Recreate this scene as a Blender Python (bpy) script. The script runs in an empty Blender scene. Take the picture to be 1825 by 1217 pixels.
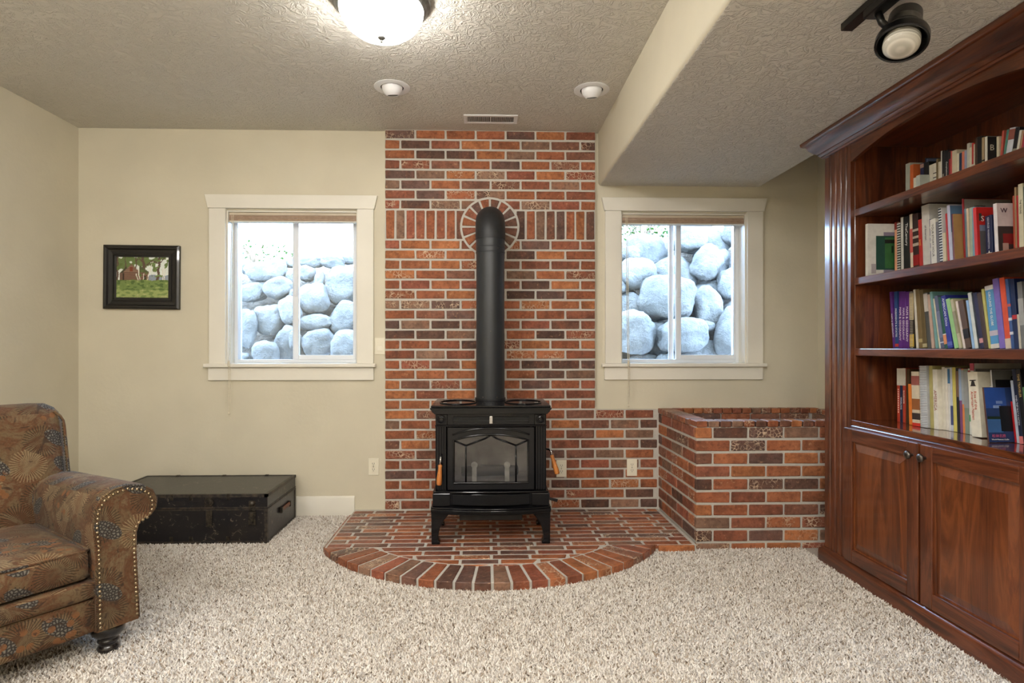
import bpy, bmesh, math, random
from mathutils import Vector, Matrix, noise as mnoise
random.seed(7)
R = math.radians
scene = bpy.context.scene
C = scene.collection

# ------------------------------------------------------------------ camera, world, exposure
cam_d = bpy.data.cameras.new('camera')
cam = bpy.data.objects.new('camera', cam_d); C.objects.link(cam)
YAW = math.atan(.0289)
cam.location = (0, 0, 1.14)
cam.rotation_euler = (R(90), 0, -YAW)
cam_d.sensor_width = 36.0
cam_d.lens = 1031.0 / 1825 * 36
cam_d.shift_x = (912.5 - 894) / 1825
cam_d.shift_y = (618 - 608.5) / 1825
cam_d.clip_start = .02
scene.camera = cam

w = bpy.data.worlds.new('sky'); scene.world = w; w.use_nodes = True
bg = w.node_tree.nodes['Background']
bg.inputs[0].default_value = (.46, .68, 1.0, 1)
bg.inputs[1].default_value = 12.5
vs = scene.view_settings
vs.view_transform = 'Standard'; vs.look = 'None'; vs.gamma = 1.0; vs.use_curve_mapping = False
vs.exposure = 1.5
scene.cycles.use_denoising = True
scene.cycles.max_bounces = 10
scene.cycles.diffuse_bounces = 6
scene.cycles.sample_clamp_indirect = 6.0
FILL_LAMP_STRENGTH = 34.0
NEAR_LAMP_STRENGTH = 15.0
LAMP_COLOR = (1.0, .96, .91)

def portal(name, x0, x1, z0, z1, y):            # tells the sampler where daylight enters
    d = bpy.data.lights.new(name, 'AREA'); d.shape = 'RECTANGLE'; d.size = x1 - x0; d.size_y = z1 - z0
    d.cycles.is_portal = True
    o = bpy.data.objects.new(name, d); C.objects.link(o)
    o.location = ((x0 + x1) / 2, y, (z0 + z1) / 2); o.rotation_euler = (R(-90), 0, 0)
portal('window_daylight', -1.74, -.862, 1.03, 2.06, 4.16)
portal('window_daylight', .933, 1.807, 1.03, 2.06, 4.16)

# ------------------------------------------------------------------ materials
def lin(r, g, b):
    f = lambda v: (v / 255 / 12.92) if v / 255 <= .04045 else ((v / 255 + .055) / 1.055) ** 2.4
    return (f(r), f(g), f(b), 1)
MATS = {}
class NT:
    def __init__(s, name):
        s.m = bpy.data.materials.new(name); s.m.use_nodes = True; s.t = s.m.node_tree
        s.b = s.t.nodes['Principled BSDF']; MATS[name] = s.m
    def n(s, typ, ins=None, **kw):
        nd = s.t.nodes.new(typ)
        for k, v in kw.items(): setattr(nd, k, v)
        for k, v in (ins or {}).items():
            if hasattr(v, 'is_output'): s.t.links.new(v, nd.inputs[k])
            else: nd.inputs[k].default_value = v
        return nd
    def link(s, a, b): s.t.links.new(a, b)
    def mix(s, fac, a, b, mode='MIX'):
        nd = s.t.nodes.new('ShaderNodeMix'); nd.data_type = 'RGBA'; nd.blend_type = mode
        for k, v in ((0, fac), (6, a), (7, b)):
            if hasattr(v, 'is_output'): s.t.links.new(v, nd.inputs[k])
            else: nd.inputs[k].default_value = v
        return nd.outputs[2]
    def math(s, op, a, b=0.0, c=0.0):
        nd = s.t.nodes.new('ShaderNodeMath'); nd.operation = op
        for k, v in ((0, a), (1, b), (2, c)):
            if hasattr(v, 'is_output'): s.t.links.new(v, nd.inputs[k])
            else: nd.inputs[k].default_value = v
        return nd.outputs[0]
    def ramp(s, fac, stops):
        nd = s.t.nodes.new('ShaderNodeValToRGB'); s.t.links.new(fac, nd.inputs[0])
        e = nd.color_ramp.elements
        while len(e) < len(stops): e.new(.5)
        for i, (p, c) in enumerate(stops):
            e[i].position = p; e[i].color = c if len(c) == 4 else (*c, 1)
        return nd.outputs[0]
    def obj(s, scale=(1, 1, 1)):
        tc = s.n('ShaderNodeTexCoord'); mp = s.n('ShaderNodeMapping')
        s.link(tc.outputs['Object'], mp.inputs[0]); mp.inputs[3].default_value = scale
        return mp.outputs[0]
    def noise(s, vec, scale, detail=3, rough=.5, w=None, dist=0):
        nd = s.n('ShaderNodeTexNoise', {'Scale': scale, 'Detail': detail, 'Roughness': rough, 'Distortion': dist})
        s.link(vec, nd.inputs['Vector'])
        if w is not None: nd.noise_dimensions = '4D'; s.link(w, nd.inputs['W'])
        return nd.outputs[0]
    def bump(s, h, strength=.3, dist=.005):
        nd = s.n('ShaderNodeBump', {'Strength': strength, 'Distance': dist}); s.link(h, nd.inputs['Height'])
        s.link(nd.outputs[0], s.b.inputs['Normal']); return nd
    def set(s, rough=.5, metal=0.0, spec=.5, coat=0.0):
        s.b.inputs['Roughness'].default_value = rough; s.b.inputs['Metallic'].default_value = metal
        s.b.inputs['Specular IOR Level'].default_value = spec; s.b.inputs['Coat Weight'].default_value = coat
        return s
    def col(s, c):
        if hasattr(c, 'is_output'): s.link(c, s.b.inputs['Base Color'])
        else: s.b.inputs['Base Color'].default_value = c
        return s
def mottled(name, c1, c2, scale=20, rough=.5, metal=0, spec=.5, coat=0, bump=0, bdist=.002, bscale=None, stretch=(1, 1, 1)):
    t = NT(name).set(rough, metal, spec, coat); v = t.obj(stretch)
    f = t.ramp(t.noise(v, scale, 4), [(.35, (0, 0, 0)), (.65, (1, 1, 1))])
    t.col(t.mix(f, c1, c2))
    if bump: t.bump(t.noise(v, bscale or scale * 3, 3), bump, bdist)
    return t.m
def paint(name, c, rough=.6, bs=90, bst=.25, bd=.002, var=.06):
    c2 = tuple(x * (1 - var) for x in c[:3]) + (1,)
    return mottled(name, c, c2, 3, rough, bump=bst, bdist=bd, bscale=bs)
wall_m = paint('wall_paint', lin(206, 199, 178), .75, 40, .25, .004)
trim_m = paint('trim_white', lin(224, 220, 208), .45, 60, .05, .001)
ivory_m = paint('ivory_plastic', lin(228, 222, 202), .35, 60, .03, .0005)
white_m = paint('white_metal', lin(232, 232, 232), .4, 60, .05, .0005)
vinyl_m = paint('white_vinyl', lin(225, 230, 236), .35, 60, .03, .0005)
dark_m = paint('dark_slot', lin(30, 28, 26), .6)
# ceiling: knockdown plaster
t = NT('ceiling_plaster').set(.85, spec=.2); v = t.obj()
t.col(t.mix(t.noise(v, 2, 2), lin(208, 204, 194), lin(216, 212, 203)))
a = t.noise(v, 17, 4, .55, dist=1.6)
a = t.ramp(a, [(.40, (0, 0, 0)), (.50, (1, 1, 1)), (.60, (.35, .35, .35))])
t.bump(a, .6, .012); ceil_m = t.m
# carpet (base and pile share the tone; the pile carries a colour per tuft)
t = NT('carpet_base').set(.95, spec=.1); v = t.obj()
f = t.noise(v, 260, 2, .7); g = t.noise(v, 5, 3)
c = t.ramp(f, [(.30, lin(96, 84, 72)), (.46, lin(178, 170, 160)), (.70, lin(216, 211, 205))])
t.col(t.mix(t.math('MULTIPLY', g, .3), c, lin(176, 166, 154))); t.bump(f, .8, .006); carpet_m = t.m
t = NT('carpet_pile').set(.95, spec=.1); at = t.n('ShaderNodeAttribute', attribute_name='tuft')
t.col(at.outputs['Color']); pile_m = t.m
# mortar
t = NT('mortar').set(.95, spec=.15); v = t.obj()
t.col(t.mix(t.noise(v, 60, 4), lin(176, 172, 164), lin(198, 194, 186))); t.bump(t.noise(v, 220, 4), .5, .003); mortar_m = t.m
# brick: tone from the object's colour, mottle, light flashes, pits
def brick_mat(name, rough):
    t = NT(name).set(rough, spec=.35); v = t.obj(); oi = t.n('ShaderNodeObjectInfo'); rnd = t.math('MULTIPLY', oi.outputs['Random'], 40.0)
    base = oi.outputs['Color']
    n1 = t.noise(v, 16, 5, .65, w=rnd); n2 = t.noise(v, 55, 4, .6, w=rnd); n3 = t.noise(v, 9, 3, .5, w=rnd)
    d = t.mix(.85, base, (.40, .38, .38, 1), 'MULTIPLY')
    c = t.mix(t.ramp(n1, [(.42, (0, 0, 0)), (.68, (1, 1, 1))]), base, d)
    c = t.mix(t.ramp(n3, [(.5, (0, 0, 0)), (.75, (.5, .5, .5))]), c, t.mix(.5, base, lin(176, 92, 50)))
    c = t.mix(t.ramp(n2, [(.52, (0, 0, 0)), (.68, (.75, .75, .75))]), c, t.mix(.8, base, (.30, .27, .27, 1), 'MULTIPLY'))
    c = t.mix(t.ramp(n2, [(.28, (.45, .45, .45)), (.40, (0, 0, 0))]), c, lin(206, 160, 122))
    fl = t.n('ShaderNodeTexVoronoi', {'Scale': 45.0}, feature='DISTANCE_TO_EDGE', voronoi_dimensions='4D'); t.link(v, fl.inputs['Vector']); t.link(rnd, fl.inputs['W'])
    e = t.ramp(fl.outputs['Distance'], [(.0, (1, 1, 1)), (.09, (0, 0, 0))])
    big = t.math('GREATER_THAN', oi.outputs['Alpha'], .75)
    em = t.math('MULTIPLY', t.math('MULTIPLY', e, t.ramp(n1, [(.45, (0, 0, 0)), (.6, (1, 1, 1))])), big)
    c = t.mix(em, c, lin(214, 188, 160))
    t.col(c); t.bump(n2, .8, .006); return t.m
brick_m = brick_mat('brick_wall_face', .8)
hbrick_m = brick_mat('brick_sealed', .34)
BRICKC = [(lin(164, 102, 69), 5), (lin(152, 92, 64), 6), (lin(143, 88, 67), 6), (lin(176, 112, 72), 3), (lin(130, 89, 72), 4),
          (lin(112, 85, 76), 3), (lin(100, 73, 62), 3), (lin(141, 109, 90), 3), (lin(152, 90, 70), 2)]
BPOOL = [c for c, n in BRICKC for _ in range(n)]
# woods
def wood(name, c1, c2, c3, grain=(9, 9, .9), rough=.3, coat=.6, seed=0.0):
    t = NT(name).set(rough, spec=.45, coat=coat); t.b.inputs['Coat Roughness'].default_value = .1
    tc = t.n('ShaderNodeTexCoord'); mp = t.n('ShaderNodeMapping'); t.link(tc.outputs['Object'], mp.inputs[0])
    mp.inputs[3].default_value = grain; mp.inputs[1].default_value = (seed, seed, seed); v = mp.outputs[0]
    n1 = t.noise(v, 1.9, 6, .62, dist=1.1); n2 = t.noise(v, 12, 4, .7)
    c = t.ramp(n1, [(.34, c1), (.46, c2), (.54, c3), (.60, c2), (.70, c1)])
    c = t.mix(t.math('MULTIPLY', n2, .55), c, c1)
    t.col(c); t.bump(n2, .12, .001); return t.m
W1, W2, W3 = lin(58, 27, 15), lin(94, 48, 26), lin(118, 64, 36)
woodz = wood('cherry_wood_upright', W1, W2, W3, (9, 9, .9))
woody = wood('cherry_wood_long', W1, W2, W3, (9, .9, 9), seed=3.1)
woodp = wood('cherry_wood_panel', lin(72, 34, 16), lin(108, 56, 26), lin(130, 72, 36), (6, 6, .7), seed=7.7)
grip_m = wood('oiled_handle_wood', lin(150, 84, 32), lin(186, 112, 48), lin(204, 134, 66), (30, 30, 6), .35)
# metals, stove
enamel_m = mottled('black_enamel', lin(10, 10, 12), lin(14, 14, 17), 6, .13, spec=.35, coat=0)
iron_m = mottled('matt_black_iron', lin(26, 27, 29), lin(34, 35, 37), 30, .5, spec=.4, bump=.05)
pipe_m = mottled('black_stove_pipe', lin(30, 33, 37), lin(36, 39, 43), 8, .42, spec=.5)
chrome_m = mottled('chrome', lin(205, 205, 205), lin(190, 190, 190), 20, .18, 1)
pewter_m = mottled('aged_pewter', lin(120, 112, 104), lin(80, 72, 66), 60, .38, 1, bump=.2)
nickel_m = mottled('brushed_nickel', lin(150, 150, 146), lin(120, 120, 118), 40, .32, 1)
fire_m = mottled('sooty_firebrick', lin(110, 106, 102), lin(150, 145, 140), 8, .9, bump=.3)
ash_m = mottled('pale_ash_coating', lin(170, 170, 166), lin(140, 140, 136), 30, .8)
bmetal_m = mottled('satin_black_metal', lin(14, 14, 14), lin(22, 22, 22), 20, .3, .4, coat=.3)
def glass_mat(name, tint, refl=.08, rough=.02):
    t = NT(name); tr = t.n('ShaderNodeBsdfTransparent', {'Color': tint}); gl = t.n('ShaderNodeBsdfGlossy', {'Roughness': rough})
    fr = t.n('ShaderNodeFresnel', {'IOR': 1.45}); ns = t.noise(t.obj(), 3, 2)
    mx = t.n('ShaderNodeMixShader'); t.link(t.math('ADD', fr.outputs[0], t.math('MULTIPLY', ns, refl * .2)), mx.inputs[0])
    t.link(tr.outputs[0], mx.inputs[1]); t.link(gl.outputs[0], mx.inputs[2])
    t.link(mx.outputs[0], t.t.nodes['Material Output'].inputs[0]); return t.m
pane_m = glass_mat('window_glass', (.97, .985, 1, 1))
stoveglass_m = glass_mat('smoked_stove_glass', (.86, .85, .84, 1), .3, .08)
def emit(name, color, strength):
    t = NT(name); t.col((.9, .9, .9, 1)); t.b.inputs['Emission Color'].default_value = (*color, 1)
    t.b.inputs['Emission Strength'].default_value = strength; t.set(.3)
    ns = t.noise(t.obj(), 5, 2); t.col(t.mix(ns, (.9, .9, .9, 1), (.85, .85, .85, 1))); return t.m
fill_glow_m = emit('fill_lamp_glass', LAMP_COLOR, FILL_LAMP_STRENGTH)  # bowl glow of the added fill lamps
glow_near_m = emit('lit_frosted_glass_dimmer_bulb', LAMP_COLOR, NEAR_LAMP_STRENGTH)
# stone, soil, leaves
t = NT('granite_boulder').set(.85, spec=.25); v = t.obj(); oi = t.n('ShaderNodeObjectInfo'); rnd = t.math('MULTIPLY', oi.outputs['Random'], 30.0)
n1 = t.noise(v, 5, 6, .65, w=rnd); n2 = t.noise(v, 28, 5, .7, w=rnd)
c = t.ramp(n1, [(.30, lin(78, 77, 75)), (.5, lin(104, 103, 100)), (.7, lin(126, 124, 120))])
c = t.mix(t.ramp(n2, [(.55, (0, 0, 0)), (.75, (.7, .7, .7))]), c, lin(62, 61, 60))
c = t.mix(t.math('MULTIPLY', oi.outputs['Random'], .35), c, lin(92, 87, 80)); t.col(c); t.bump(n2, .9, .03); rock_m = t.m
soil_m = mottled('dry_soil', lin(70, 62, 52), lin(98, 88, 76), 12, .95, bump=.6, bdist=.03)
leaf_m = mottled('green_leaf', lin(54, 96, 34), lin(78, 118, 46), 9, .5)
stem_m = mottled('twig_bark', lin(92, 76, 56), lin(120, 100, 78), 30, .8)
shade_m = mottled('taupe_shade_fabric', lin(168, 146, 128), lin(180, 158, 140), 60, .8)
cord_m = mottled('cream_cord', lin(214, 206, 184), lin(200, 190, 168), 80, .7)

# ------------------------------------------------------------------ mesh helpers
class MB:
    def __init__(s): s.v = []; s.f = []; s.uv = None
    def add(s, vs, fs):
        o = len(s.v); s.v += [tuple(p) for p in vs]; s.f += [tuple(i + o for i in f) for f in fs]; return s
    def box(s, x0, y0, z0, x1, y1, z1):
        return s.add([(x0, y0, z0), (x1, y0, z0), (x1, y1, z0), (x0, y1, z0), (x0, y0, z1), (x1, y0, z1), (x1, y1, z1), (x0, y1, z1)],
                     [(0, 3, 2, 1), (4, 5, 6, 7), (0, 1, 5, 4), (1, 2, 6, 5), (2, 3, 7, 6), (3, 0, 4, 7)])
    def prism(s, poly, axis, a, b):
        """poly of 2D points swept along 'x' (pts = y,z), 'y' (pts = x,z) or 'z' (pts = x,y)"""
        mk = {'x': lambda p, t: (t, p[0], p[1]), 'y': lambda p, t: (p[0], t, p[1]), 'z': lambda p, t: (p[0], p[1], t)}[axis]
        n = len(poly)
        return s.add([mk(p, a) for p in poly] + [mk(p, b) for p in poly],
                     [tuple(range(n))[::-1], tuple(range(n, 2 * n))] + [(i, (i + 1) % n, n + (i + 1) % n, n + i) for i in range(n)])
    def lathe(s, prof, c=(0, 0, 0), n=24, M=None, cap=True):
        M = M or Matrix.Identity(3); c = Vector(c); vs = []; fs = []
        for r, z in prof:
            for k in range(n):
                q = 2 * math.pi * k / n; vs.append(c + M @ Vector((r * math.cos(q), r * math.sin(q), z)))
        for i in range(len(prof) - 1):
            for k in range(n):
                k2 = (k + 1) % n; fs.append((i * n + k, i * n + k2, (i + 1) * n + k2, (i + 1) * n + k))
        if cap:
            fs.append(tuple(range(n))[::-1]); fs.append(tuple(range((len(prof) - 1) * n, len(prof) * n)))
        return s.add(vs, fs)
    def tube(s, path, r, n=8, cap=True):
        path = [Vector(p) for p in path]; rs = r if isinstance(r, (list, tuple)) else [r] * len(path); vs = []; fs = []
        up = Vector((0, 0, 1))
        for i, p in enumerate(path):
            d = (path[min(i + 1, len(path) - 1)] - path[max(i - 1, 0)]).normalized()
            u = d.cross(up)
            if u.length < 1e-3: u = d.cross(Vector((1, 0, 0)))
            u.normalize(); v = d.cross(u).normalized(); up = u.cross(d)
            for k in range(n):
                q = 2 * math.pi * k / n; vs.append(p + (u * math.cos(q) + v * math.sin(q)) * rs[i])
        for i in range(len(path) - 1):
            for k in range(n):
                k2 = (k + 1) % n; fs.append((i * n + k, (i + 1) * n + k, (i + 1) * n + k2, i * n + k2))
        if cap: fs.append(tuple(range(n))); fs.append(tuple(range((len(path) - 1) * n, len(path) * n))[::-1])
        return s.add(vs, fs)
    def puff(s, c, half, r, bulge=(0, 0, 0), n=8, fn=None):
        """rounded box with bulged faces"""
        hx, hy, hz = half; idx = {}; vs = []; fs = []
        def vid(i, j, k):
            if (i, j, k) not in idx:
                p = Vector((2 * i / n - 1, 2 * j / n - 1, 2 * k / n - 1)); q = Vector((p.x * hx, p.y * hy, p.z * hz))
                inn = Vector((max(-hx + r, min(hx - r, q.x)), max(-hy + r, min(hy - r, q.y)), max(-hz + r, min(hz - r, q.z))))
                d = q - inn
                if d.length > 1e-9: q = inn + d.normalized() * r
                g = lambda a: 1 - a * a
                q += Vector((p.x * bulge[0] * g(p.y) * g(p.z), p.y * bulge[1] * g(p.x) * g(p.z), p.z * bulge[2] * g(p.x) * g(p.y)))
                if fn: q = fn(q)
                idx[(i, j, k)] = len(vs); vs.append(q + Vector(c))
            return idx[(i, j, k)]
        for a in range(n):
            for b in range(n):
                fs += [(vid(a, b, 0), vid(a, b + 1, 0), vid(a + 1, b + 1, 0), vid(a + 1, b, 0)), (vid(a, b, n), vid(a + 1, b, n), vid(a + 1, b + 1, n), vid(a, b + 1, n)),
                       (vid(a, 0, b), vid(a + 1, 0, b), vid(a + 1, 0, b + 1), vid(a, 0, b + 1)), (vid(a, n, b), vid(a, n, b + 1), vid(a + 1, n, b + 1), vid(a + 1, n, b)),
                       (vid(0, a, b), vid(0, a, b + 1), vid(0, a + 1, b + 1), vid(0, a + 1, b)), (vid(n, a, b), vid(n, a + 1, b), vid(n, a + 1, b + 1), vid(n, a, b + 1))]
        return s.add(vs, fs)
    def build(s, name, m, parent=None, bevel=0, seg=1, smooth=False, boxuv=False, loc=None):
        me = bpy.data.meshes.new(name); me.from_pydata(s.v, [], s.f)
        bm = bmesh.new(); bm.from_mesh(me); bmesh.ops.recalc_face_normals(bm, faces=bm.faces)
        if bevel:
            es = [e for e in bm.edges if len(e.link_faces) == 2 and e.calc_face_angle(0) > R(25)]
            bmesh.ops.bevel(bm, geom=es, offset=bevel, segments=seg, profile=.5, affect='EDGES', clamp_overlap=True)
        if boxuv:
            ul = bm.loops.layers.uv.new('UVMap')
            for f in bm.faces:
                nn = f.normal; ax = max(range(3), key=lambda i: abs(nn[i]))
                for l in f.loops:
                    p = l.vert.co; l[ul].uv = [(p.y, p.z), (p.x, p.z), (p.x, p.y)][ax]
        bm.to_mesh(me); bm.free()
        if smooth: me.polygons.foreach_set('use_smooth', [True] * len(me.polygons))
        if smooth == 'auto':
            me.set_sharp_from_angle(angle=R(40))
        me.materials.append(m)
        o = bpy.data.objects.new(name, me); C.objects.link(o)
        if parent: o.parent = parent
        if loc: o.location = loc
        return o
def tag(o, label=None, cat=None, group=None, kind=None):
    for k, v in (('label', label), ('category', cat), ('group', group), ('kind', kind)):
        if v: o[k] = v
    return o
def thing(name, label, cat, loc=(0, 0, 0), rz=0, group=None):
    o = bpy.data.objects.new(name, None); C.objects.link(o); o.location = loc; o.rotation_euler = (0, 0, rz); o.empty_display_size = .1
    return tag(o, label, cat, group)
def rot_to(d):                                  # 3x3 taking +z onto d
    return Vector((0, 0, 1)).rotation_difference(Vector(d)).to_matrix()
_txt = {}
def text_mesh(s, font_scale=1.0):
    if s not in _txt:
        cu = bpy.data.curves.new('t', 'FONT'); cu.body = s; cu.size = 1; cu.resolution_u = 2; cu.extrude = .004
        cu.align_x = 'CENTER'; cu.align_y = 'CENTER'
        o = bpy.data.objects.new('t', cu); me = bpy.data.meshes.new_from_object(o); bpy.data.objects.remove(o)
        xs = [q.co.x for q in me.vertices] or [0]; ys = [q.co.y for q in me.vertices] or [0]
        cx, cy = (max(xs) + min(xs)) / 2, (max(ys) + min(ys)) / 2
        for q in me.vertices: q.co.x -= cx; q.co.y -= cy
        _txt[s] = (me, max(xs) - min(xs), max(ys) - min(ys))
    return _txt[s]

# ------------------------------------------------------------------ room shell
D, XL, XR, YR, HC = 3.95, -2.717, 2.308, -3.4, 2.604
def struct(name, mb, m, **kw): return tag(mb.build(name, m, **kw), kind='structure')
struct('floor', MB().box(XL - .1, YR - .1, -.08, XR + .1, D + .2, 0), carpet_m)
struct('ceiling', MB().box(XL - .1, YR - .1, HC, XR + .1, D + .2, HC + .1), ceil_m)
struct('wall_left', MB().box(XL - .1, YR, 0, XL, D, HC), wall_m)
struct('wall_right', MB().box(XR, YR, 0, XR + .1, D, HC), wall_m)
struct('wall_rear', MB().box(XL - .1, YR - .1, 0, XR + .1, YR, HC), wall_m)
WIN = [(-1.742, -.86), (.931, 1.809)]; WZ0, WZ1 = 1.012, 2.062
xs = [XL - .1, WIN[0][0], WIN[0][1], WIN[1][0], WIN[1][1], XR + .1]
mb = MB()
for i in range(5):
    if i in (1, 3): mb.box(xs[i], D, 0, xs[i + 1], D + .22, WZ0).box(xs[i], D, WZ1, xs[i + 1], D + .22, HC)
    else: mb.box(xs[i], D, 0, xs[i + 1], D + .22, HC)
struct('wall_back', mb, wall_m)
# dropped soffit with a rounded arris
prof = [(.777, HC)] + [(.777 + .022 - .022 * math.cos(q * R(15)), 2.246 + .022 - .022 * math.sin(q * R(15))) for q in range(7)] + [(1.893, 2.246), (1.893, HC)]
so = struct('ceiling_soffit', MB().prism(prof, 'y', YR, D), wall_m, smooth='auto')
so.data.materials.append(ceil_m)
for p in so.data.polygons:
    if p.normal.z < -.9: p.material_index = 1
def baseboard(name, poly, axis, a, b): struct(name, MB().prism(poly, axis, a, b), trim_m, smooth='auto')
BB = [(0, 0), (.014, 0), (.014, .10), (.010, .108), (.010, .115), (.005, .128), (0, .13)]
baseboard('baseboard_back', [(D - y, z) for y, z in BB], 'x', XL + .014, -.882)
baseboard('baseboard_left', [(XL + y, z) for y, z in BB], 'y', YR, D)
baseboard('baseboard_rear', [(YR + y, z) for y, z in BB], 'x', XL + .014, XR)

# ------------------------------------------------------------------ bricks
_bm = {}
def brick_mesh(L, Hh, T, m, var):
    key = (round(L, 3), round(Hh, 3), round(T, 3), m.name, var)
    if key not in _bm:
        rr = random.Random(hash((round(L, 3), round(Hh, 3), var)) & 0xffff)
        bm = bmesh.new(); bmesh.ops.create_cube(bm, size=1)
        for q in bm.verts: q.co = Vector((q.co.x * L, q.co.y * T, q.co.z * Hh))
        bmesh.ops.bevel(bm, geom=bm.edges[:], offset=.0035, segments=1, affect='EDGES')
        for q in bm.verts: q.co += Vector((rr.uniform(-1, 1), rr.uniform(-.5, .5), rr.uniform(-1, 1))) * (.0016 if m is brick_m else .0006)
        me = bpy.data.meshes.new('brick'); bm.to_mesh(me); bm.free(); me.materials.append(m)
        _bm[key] = me
    return _bm[key]
def tint(o, rng=random):
    c = rng.choice(BPOOL); k = rng.uniform(.82, 1.15)
    o.color = (c[0] * k, c[1] * k, c[2] * k, 1.0 if rng.random() < .17 else .5)
def brick(parent, c, L, Hh=.0565, T=.03, m=brick_m, rot=(0, 0, 0), name='brick'):
    o = bpy.data.objects.new(name, brick_mesh(L, Hh, T, m, random.randrange(3))); C.objects.link(o)
    o.location = (c[0], c[1] + random.uniform(-.0012, .0012), c[2]); o.rotation_euler = rot; o.parent = parent; tint(o); return o
def poly_brick(parent, poly, axis, a, b, m=brick_m):
    cx = sum(p[0] for p in poly) / len(poly); cz = sum(p[1] for p in poly) / len(poly); mid = (a + b) / 2
    o = MB().prism([(p[0] - cx, p[1] - cz) for p in poly], axis, a - mid, b - mid).build('brick', m, parent, bevel=.003)
    o.location = {'y': (cx, mid, cz), 'z': (cx, cz, mid)}[axis]; tint(o); return o
HT = .037                                        # hearth top
PX0, MOD, PIT, JT = -.672, .2032, (HC - HT) / 38, .0135
PX1 = PX0 + 7 * MOD; YF = D - .018               # brick centre plane; faces stand 33 mm off the wall
wb = struct('wall_brick', MB().box(PX0, D - .0285, HT - .03, PX1, D - .001, HC), mortar_m)
ww = struct('wall_wainscot', MB().box(PX1 + .0005, D - .0285, HT - .03, 1.195, D - .001, HT + 10 * PIT), mortar_m)
RC = (.033, 1.952, .199)                         # brick rosette round the flue
def clipped(par, x0, x1, z0, z1):
    """a brick, cut where the flue rosette passes through it"""
    dx = max(x0 - RC[0], 0, RC[0] - x1); dz = max(z0 - RC[1], 0, RC[1] - z1)
    if math.hypot(dx, dz) > RC[2]:
        return brick(par, ((x0 + x1) / 2, YF, (z0 + z1) / 2), x1 - x0, z1 - z0) if z1 - z0 < .1 else \
            brick(par, ((x0 + x1) / 2, YF, (z0 + z1) / 2), z1 - z0, x1 - x0, rot=(0, R(90), 0))
    for sg in (-1, 1):
        A, B = [], []
        for k in range(9):
            z = z0 + (z1 - z0) * k / 8; h = RC[2] ** 2 - (z - RC[1]) ** 2
            xa = RC[0] + sg * (math.sqrt(h) if h > 0 else 0)
            lo, hi = (max(x0, xa), x1) if sg > 0 else (x0, min(x1, xa))
            if hi - lo > .004: A.append((lo, z)); B.append((hi, z))
        if len(A) > 2 and max(b[0] - a[0] for a, b in zip(A, B)) > .014: poly_brick(par, A + B[::-1], 'y', YF - .015, YF + .015)
for i in range(38):
    z1 = HC - i * PIT - .004; z0 = z1 - PIT + JT
    if i in (9, 10): continue
    if i == 8:
        z0 = z1 - 3 * PIT + JT; n = 21; p = (PX1 - PX0) / n
        for k in range(n): clipped(wb, PX0 + k * p + JT / 2, PX0 + (k + 1) * p - JT / 2, z0, z1)
        continue
    low = i >= 28; x = PX0 - (MOD / 2 if i % 2 else 0); end = 1.176 if low else PX1
    while x < end - .02:
        a, b = max(x, PX0) + (JT / 2 if x > PX0 else .001), min(x + MOD, end) - (JT / 2 if x + MOD < end else .001)
        if b - a > .02:
            par = wb if (a + b) / 2 < PX1 else ww
            clipped(par, a, b, z0, z1)
        x += MOD
for k in range(16):
    q = k * R(22.5) + R(11); u = Vector((math.cos(q), math.sin(q))); t_ = Vector((-u.y, u.x)); c0 = Vector(RC[:2])
    pts = [c0 + u * .098 - t_ * .014, c0 + u * .186 - t_ * .029, c0 + u * .186 + t_ * .029, c0 + u * .098 + t_ * .014]
    poly_brick(wb, [tuple(p) for p in pts], 'y', YF - .016, YF + .014)
mb = MB(); mb.lathe([(.187, -.012), (.187, .0145), (.201, .0145), (.201, -.012)], (RC[0], YF, RC[1]), 48, rot_to((0, -1, 0)), cap=False)
tag(mb.build('mortar_ring', mortar_m, wb))

# hearth
HA, HB, HF = -.88, 1.18, 3.2; HCn, HRo, HRi = (.035, 3.787), 1.085, .872
aend = math.asin((HF and .915) / HRo)
hearth = thing('brick_hearth', 'low curved brick hearth with a radiating brick border under the black stove', 'hearth', (0, 0, 0))
arc = [(HCn[0] + (HRo - .004) * math.sin(q), HCn[1] - (HRo - .004) * math.cos(q)) for q in [-aend + 2 * aend * k / 40 for k in range(41)]]
MB().prism([(HA, D - .001), (HA, HF)] + arc + [(HB - .0005, HF), (HB - .0005, D - .001)], 'z', .0, HT - .0015).build('mortar_bed', mortar_m, hearth)
row = 0; y = D - .034
def hbrick(x0, x1, y0, y1):
    if x1 - x0 > .018: brick(hearth, ((x0 + x1) / 2, (y0 + y1) / 2, HT - .0128), x1 - x0, y1 - y0, .028, hbrick_m, (R(-90), 0, 0))
PH = (D - .034 - HF) / 11
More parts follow.
